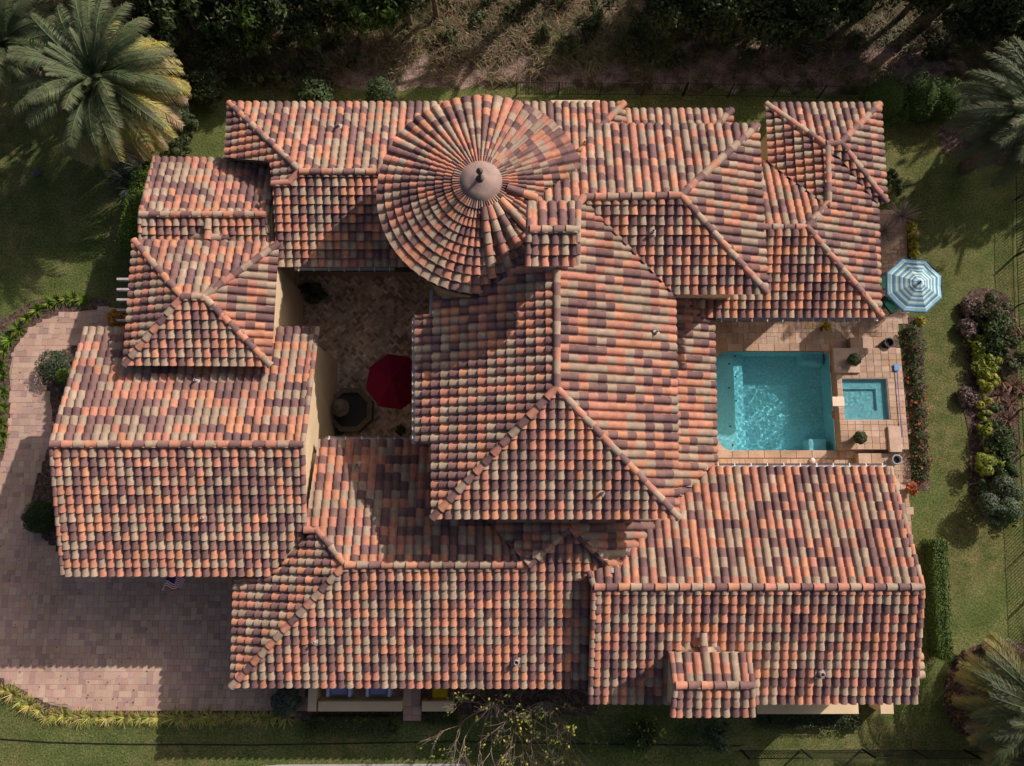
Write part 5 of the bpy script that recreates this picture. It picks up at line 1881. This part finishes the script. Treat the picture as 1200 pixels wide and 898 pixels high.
topiary('clipped ball topiary on the hot tub surround, north side', (1002, 421))
topiary('clipped ball topiary on the hot tub surround, south side', (1009, 513))
for px, lab in (((1041, 402), 'black urn at the end of the northern seat block'), ((1050, 539), 'grey urn with dark rim at the end of the southern seat block')):
    p = W(px[0], px[1], .5)
    t = local_thing('urn', lab, 'urn', (p.x, p.y, .03), 0, 1.0, 'urns beside the seat blocks')
    mb = MB()
    col = (.04, .04, .045) if px[1] < 450 else (.28, .28, .29)
    mb.lathe((0, 0, 0), [(.10, 0), (.17, .18), (.19, .40), (.17, .50), (.20, .52), (.20, .56), (.15, .56), (.13, .45)], 22, col)
    part('body', mb.mesh('body', M['attr']), t)
    mb = MB()
    mb.lathe((0, 0, 0), [(.135, .44), (.001, .45)], 18)
    part('soil', mb.mesh('soil', M['darkmetal']), t)
pn = thing('pool_net', 'blue pool net on a long pole leaning along the hot tub edge', 'pool net', W(1053, 436))
mb = MB()
q0, q1 = W(1051, 434, .5), W(1057, 512, .5)
mb.tube([q0, q1], .016, 6, (.14, .12, .42))
mb.build('pole', M['attr'], pn)
mb = MB()
mb.box(q0.x - .10, q0.y - .02, .48, q0.x + .10, q0.y + .24, .51, (.12, .30, .62), bev=.01)
mb.build('net', M['attr'], pn)
flt = W(951, 540)
mb = MB()
mb.lathe((flt.x, flt.y, .05), [(.10, 0), (.11, .05), (.07, .10), (.001, .11)], 16, (.75, .60, .58))
tag(mb.build('skimmer_lid', M['attr']), 'small round pale lid on the deck south of the pool', 'lid')
p = W(968, 379, .4)
t = local_thing('flower_pot', 'dark pot of yellow flowers under the pool side eave', 'potted plant', (p.x, p.y - .12, .03), 0, 1)
mb = MB()
mb.lathe((0, 0, 0), [(.10, 0), (.14, .26), (.16, .28), (.13, .28), (.001, .26)], 16, (.06, .05, .05))
part('pot', mb.mesh('pot', M['attr']), t)
c, d = blob(160, .2, .2, .16, 77, 0, .4, zc=.4)
part('flowers', leaves('flowers', c, d, .09, .08, [(.6, .42, .02), (.55, .36, .02), (.12, .14, .03)], seed=5), t)
p = W(1069, 573, .3)
t = local_thing('flower_pot', 'pot of red flowers at the south end of the pool deck bed', 'potted plant', (p.x, p.y, .02), 0, 1)
mb = MB()
mb.lathe((0, 0, 0), [(.10, 0), (.14, .2), (.15, .22), (.12, .22), (.001, .2)], 16, (.30, .14, .08))
part('pot', mb.mesh('pot', M['attr']), t)
c, d = blob(220, .24, .24, .16, 78, 0, .4, zc=.33)
part('flowers', leaves('flowers', c, d, .10, .08, RED + GREEN[:1] + [(.6, .2, .05)], seed=6), t)

# fountain against the courtyard wall
fc = W(398, 482)
ft = local_thing('fountain', 'octagonal stone wall fountain in the shaded courtyard', 'fountain', (-6.28, fc.y, .03), 0, 1)
mb = MB()
n = 8
for k in range(n):
    a0, a1 = 6.2832 * (k + .5) / n, 6.2832 * (k + 1.5) / n
    A = [(r * math.cos(a), r * math.sin(a)) for a in (a0, a1) for r in (.92, .72)]
    o0, i0, o1, i1 = A
    mb.face([(*o0, 0), (*o1, 0), (*o1, .45), (*o0, .45)])
    mb.face([(*o0, .45), (*o1, .45), (*i1, .45), (*i0, .45)])
    mb.face([(*i1, .05), (*i0, .05), (*i0, .45), (*i1, .45)])
part('basin', mb.mesh('basin', M['stone']), ft)
mb = MB()
mb.face([(.74 * math.cos(6.2832 * (k + .5) / n), .74 * math.sin(6.2832 * (k + .5) / n), .30) for k in range(n)], (.03, .035, .03))
part('water', mb.mesh('water', M['attr']), ft)
mb = MB()
mb.lathe((-.25, 0, 0), [(.14, .1), (.10, .5), (.12, .85), (.32, .95), (.35, 1.0), (.31, .99), (.1, .95), (.07, 1.3), (.20, 1.42), (.22, 1.45), (.08, 1.43), (.05, 1.6), (.001, 1.66)], 24)
part('bowl', mb.mesh('bowl', M['stone']), ft)

# ---- porch on the south front
PZ = .75
pw = thing('porch_wall', 'low cream wall round the front porch with a gap for the steps', 'garden wall', W(360, 830))
for x0, y0, x1, y1 in ((360, 834, 372, 790), (372.2, 834, 471, 822), (494, 834, 531, 822)):
    a, b = W(x0, y0, PZ), W(x1, y1, PZ)
    mb = MB()
    mb.box(a.x, a.y, -.05, b.x, b.y, PZ, bev=.02)
    mb.build('wall_section', stucco, pw)
for lab, x0, x1, s in (('long cream ledge below the south gable eave', 888, 1004, 'wall'), ('short cream pier right of the long ledge', 1033, 1045, 'pier')):
    a, b = W(x0, 836, 1.0), W(x1, 815, 1.0)
    t = thing('garden_' + s, lab, 'garden wall', a)
    mb = MB()
    mb.box(a.x, a.y, -.05, b.x, b.y + .6, .94)
    mb.build('body', stucco, t)
    mb = MB()
    mb.box(a.x - .03, a.y - .03, .94, b.x + .03, b.y + .63, 1.0, bev=.012)
    mb.build('coping', stucco, t)
st_ = thing('porch_steps', 'mauve paver steps through the gap in the porch wall', 'steps', W(482, 840))
for i, (y0, y1, z) in enumerate(((845, 838, .15), (838, 828, .3), (828, 790, .42))):
    a, b = W(472, y0, z), W(493.5, y1, z)
    for k in range(2):
        mb = MB()
        wd = (b.x - a.x) / 2
        mb.box(a.x + k * wd + .005, a.y + .004, -.05, a.x + (k + 1) * wd - .005, b.y, z, PV[(k + i) % 6], bev=.012)
        mb.build('step_stone', M['paver'], st_)
a, b = W(372, 822, .03), W(532, 770, .03)
sheet('porch_floor', [(a.x, a.y), (b.x, a.y), (b.x, b.y), (a.x, b.y)], .035, M['joint'])


def lounge(label, px, col, s=1.0, name='lounge_chair', cat='chair', group='lounge chairs on the porch'):
    p = W(px[0], px[1], .45)
    t = local_thing(name, label, cat, (p.x, p.y, .035), 0, s, group)
    mb = MB()
    mb.box(-.34, -.34, .32, .34, .30, .46, col, bev=.05)
    part('cushion', mb.mesh('cushion', M['fabric']), t)
    mb = MB()
    mb.box(-.34, .30, .32, .34, .46, .86, col, bev=.05)
    part('back_cushion', mb.mesh('back_cushion', M['fabric']), t)
    for sx_ in (-1, 1):
        mb = MB()
        mb.box(sx_ * .40 - .05, -.38, .0, sx_ * .40 + .05, .48, .58, (.55, .60, .75) if col[2] > .2 else (.09, .06, .045), bev=.02)
        part('arm', mb.mesh('arm', M['attr']), t)
    mb = MB()
    mb.box(-.35, -.34, .05, .35, .46, .31, (.10, .07, .055), bev=.02)
    part('frame', mb.mesh('frame', M['attr']), t)


lounge('pale blue cushioned chair under the porch eave, left one', (398, 803), (.25, .30, .52))
lounge('pale blue cushioned chair under the porch eave, next to the steps', (444, 803), (.25, .30, .52))
lounge('bright yellow cushioned stool right of the porch steps', (516, 808), (.55, .38, .02), .95)

# flag by the garage
fp = W(196, 682, 2.3)
fl = thing('flag', 'small drooping flag with stars and stripes on a pole at the garage front', 'flag', (fp.x, fp.y, 2.3))
a = W(191, 691, 2.35)
mb = MB()
pole0 = Vector((a.x + .35, a.y + .95, 2.5))
mb.tube([pole0, a], .014, 6)
mb.lathe(a, [(.03, -.03), (.035, 0), (.001, .035)], 8)
mb.build('pole', M['white'], fl)
mb = MB()
q0, q1 = a + Vector((.03, .06, -.01)), a.lerp(pole0, .55)
NX, NY = 13, 12
for j in range(13):
    for i in range(NX):
        def fp_(u, v):
            b = q0.lerp(q1, v)
            return b + Vector((.50 * u, -.10 * u + .05 * math.sin(9 * u + 2 * v), -.22 * u + .05 * math.sin(7 * u + 3 * v)))
        v0, v1, u0, u1 = j / 13, (j + 1) / 13, i / NX, (i + 1) / NX
        col = (.45, .03, .05) if j % 2 == 0 else (.72, .70, .72)
        if u0 < .4 and v0 >= 6 / 13:
            col = (.02, .025, .10)
            if (i + j) % 2 == 0:
                c = fp_((u0 + u1) / 2, (v0 + v1) / 2) + Vector((0, 0, .006))
                mb.face([c + Vector((.008 * math.cos(t), .008 * math.sin(t), 0)) for t in [6.2832 * k / 5 for k in range(5)]], (.75, .75, .75))
        mb.face([fp_(u0, v0), fp_(u1, v0), fp_(u1, v1), fp_(u0, v1)], col)
mb.build('cloth', M['fabric'], fl)
# purple ball on the shaded lawn
p = W(46, 205)
mb = MB()
mb.lathe((p.x, p.y, .012), [(.001, 0), (.10, .03), (.14, .14), (.10, .25), (.001, .28)], 16, (.10, .09, .20))
tag(mb.build('ball', M['attr']), 'small dusky purple ball on the dark lawn below the date palm', 'ball')
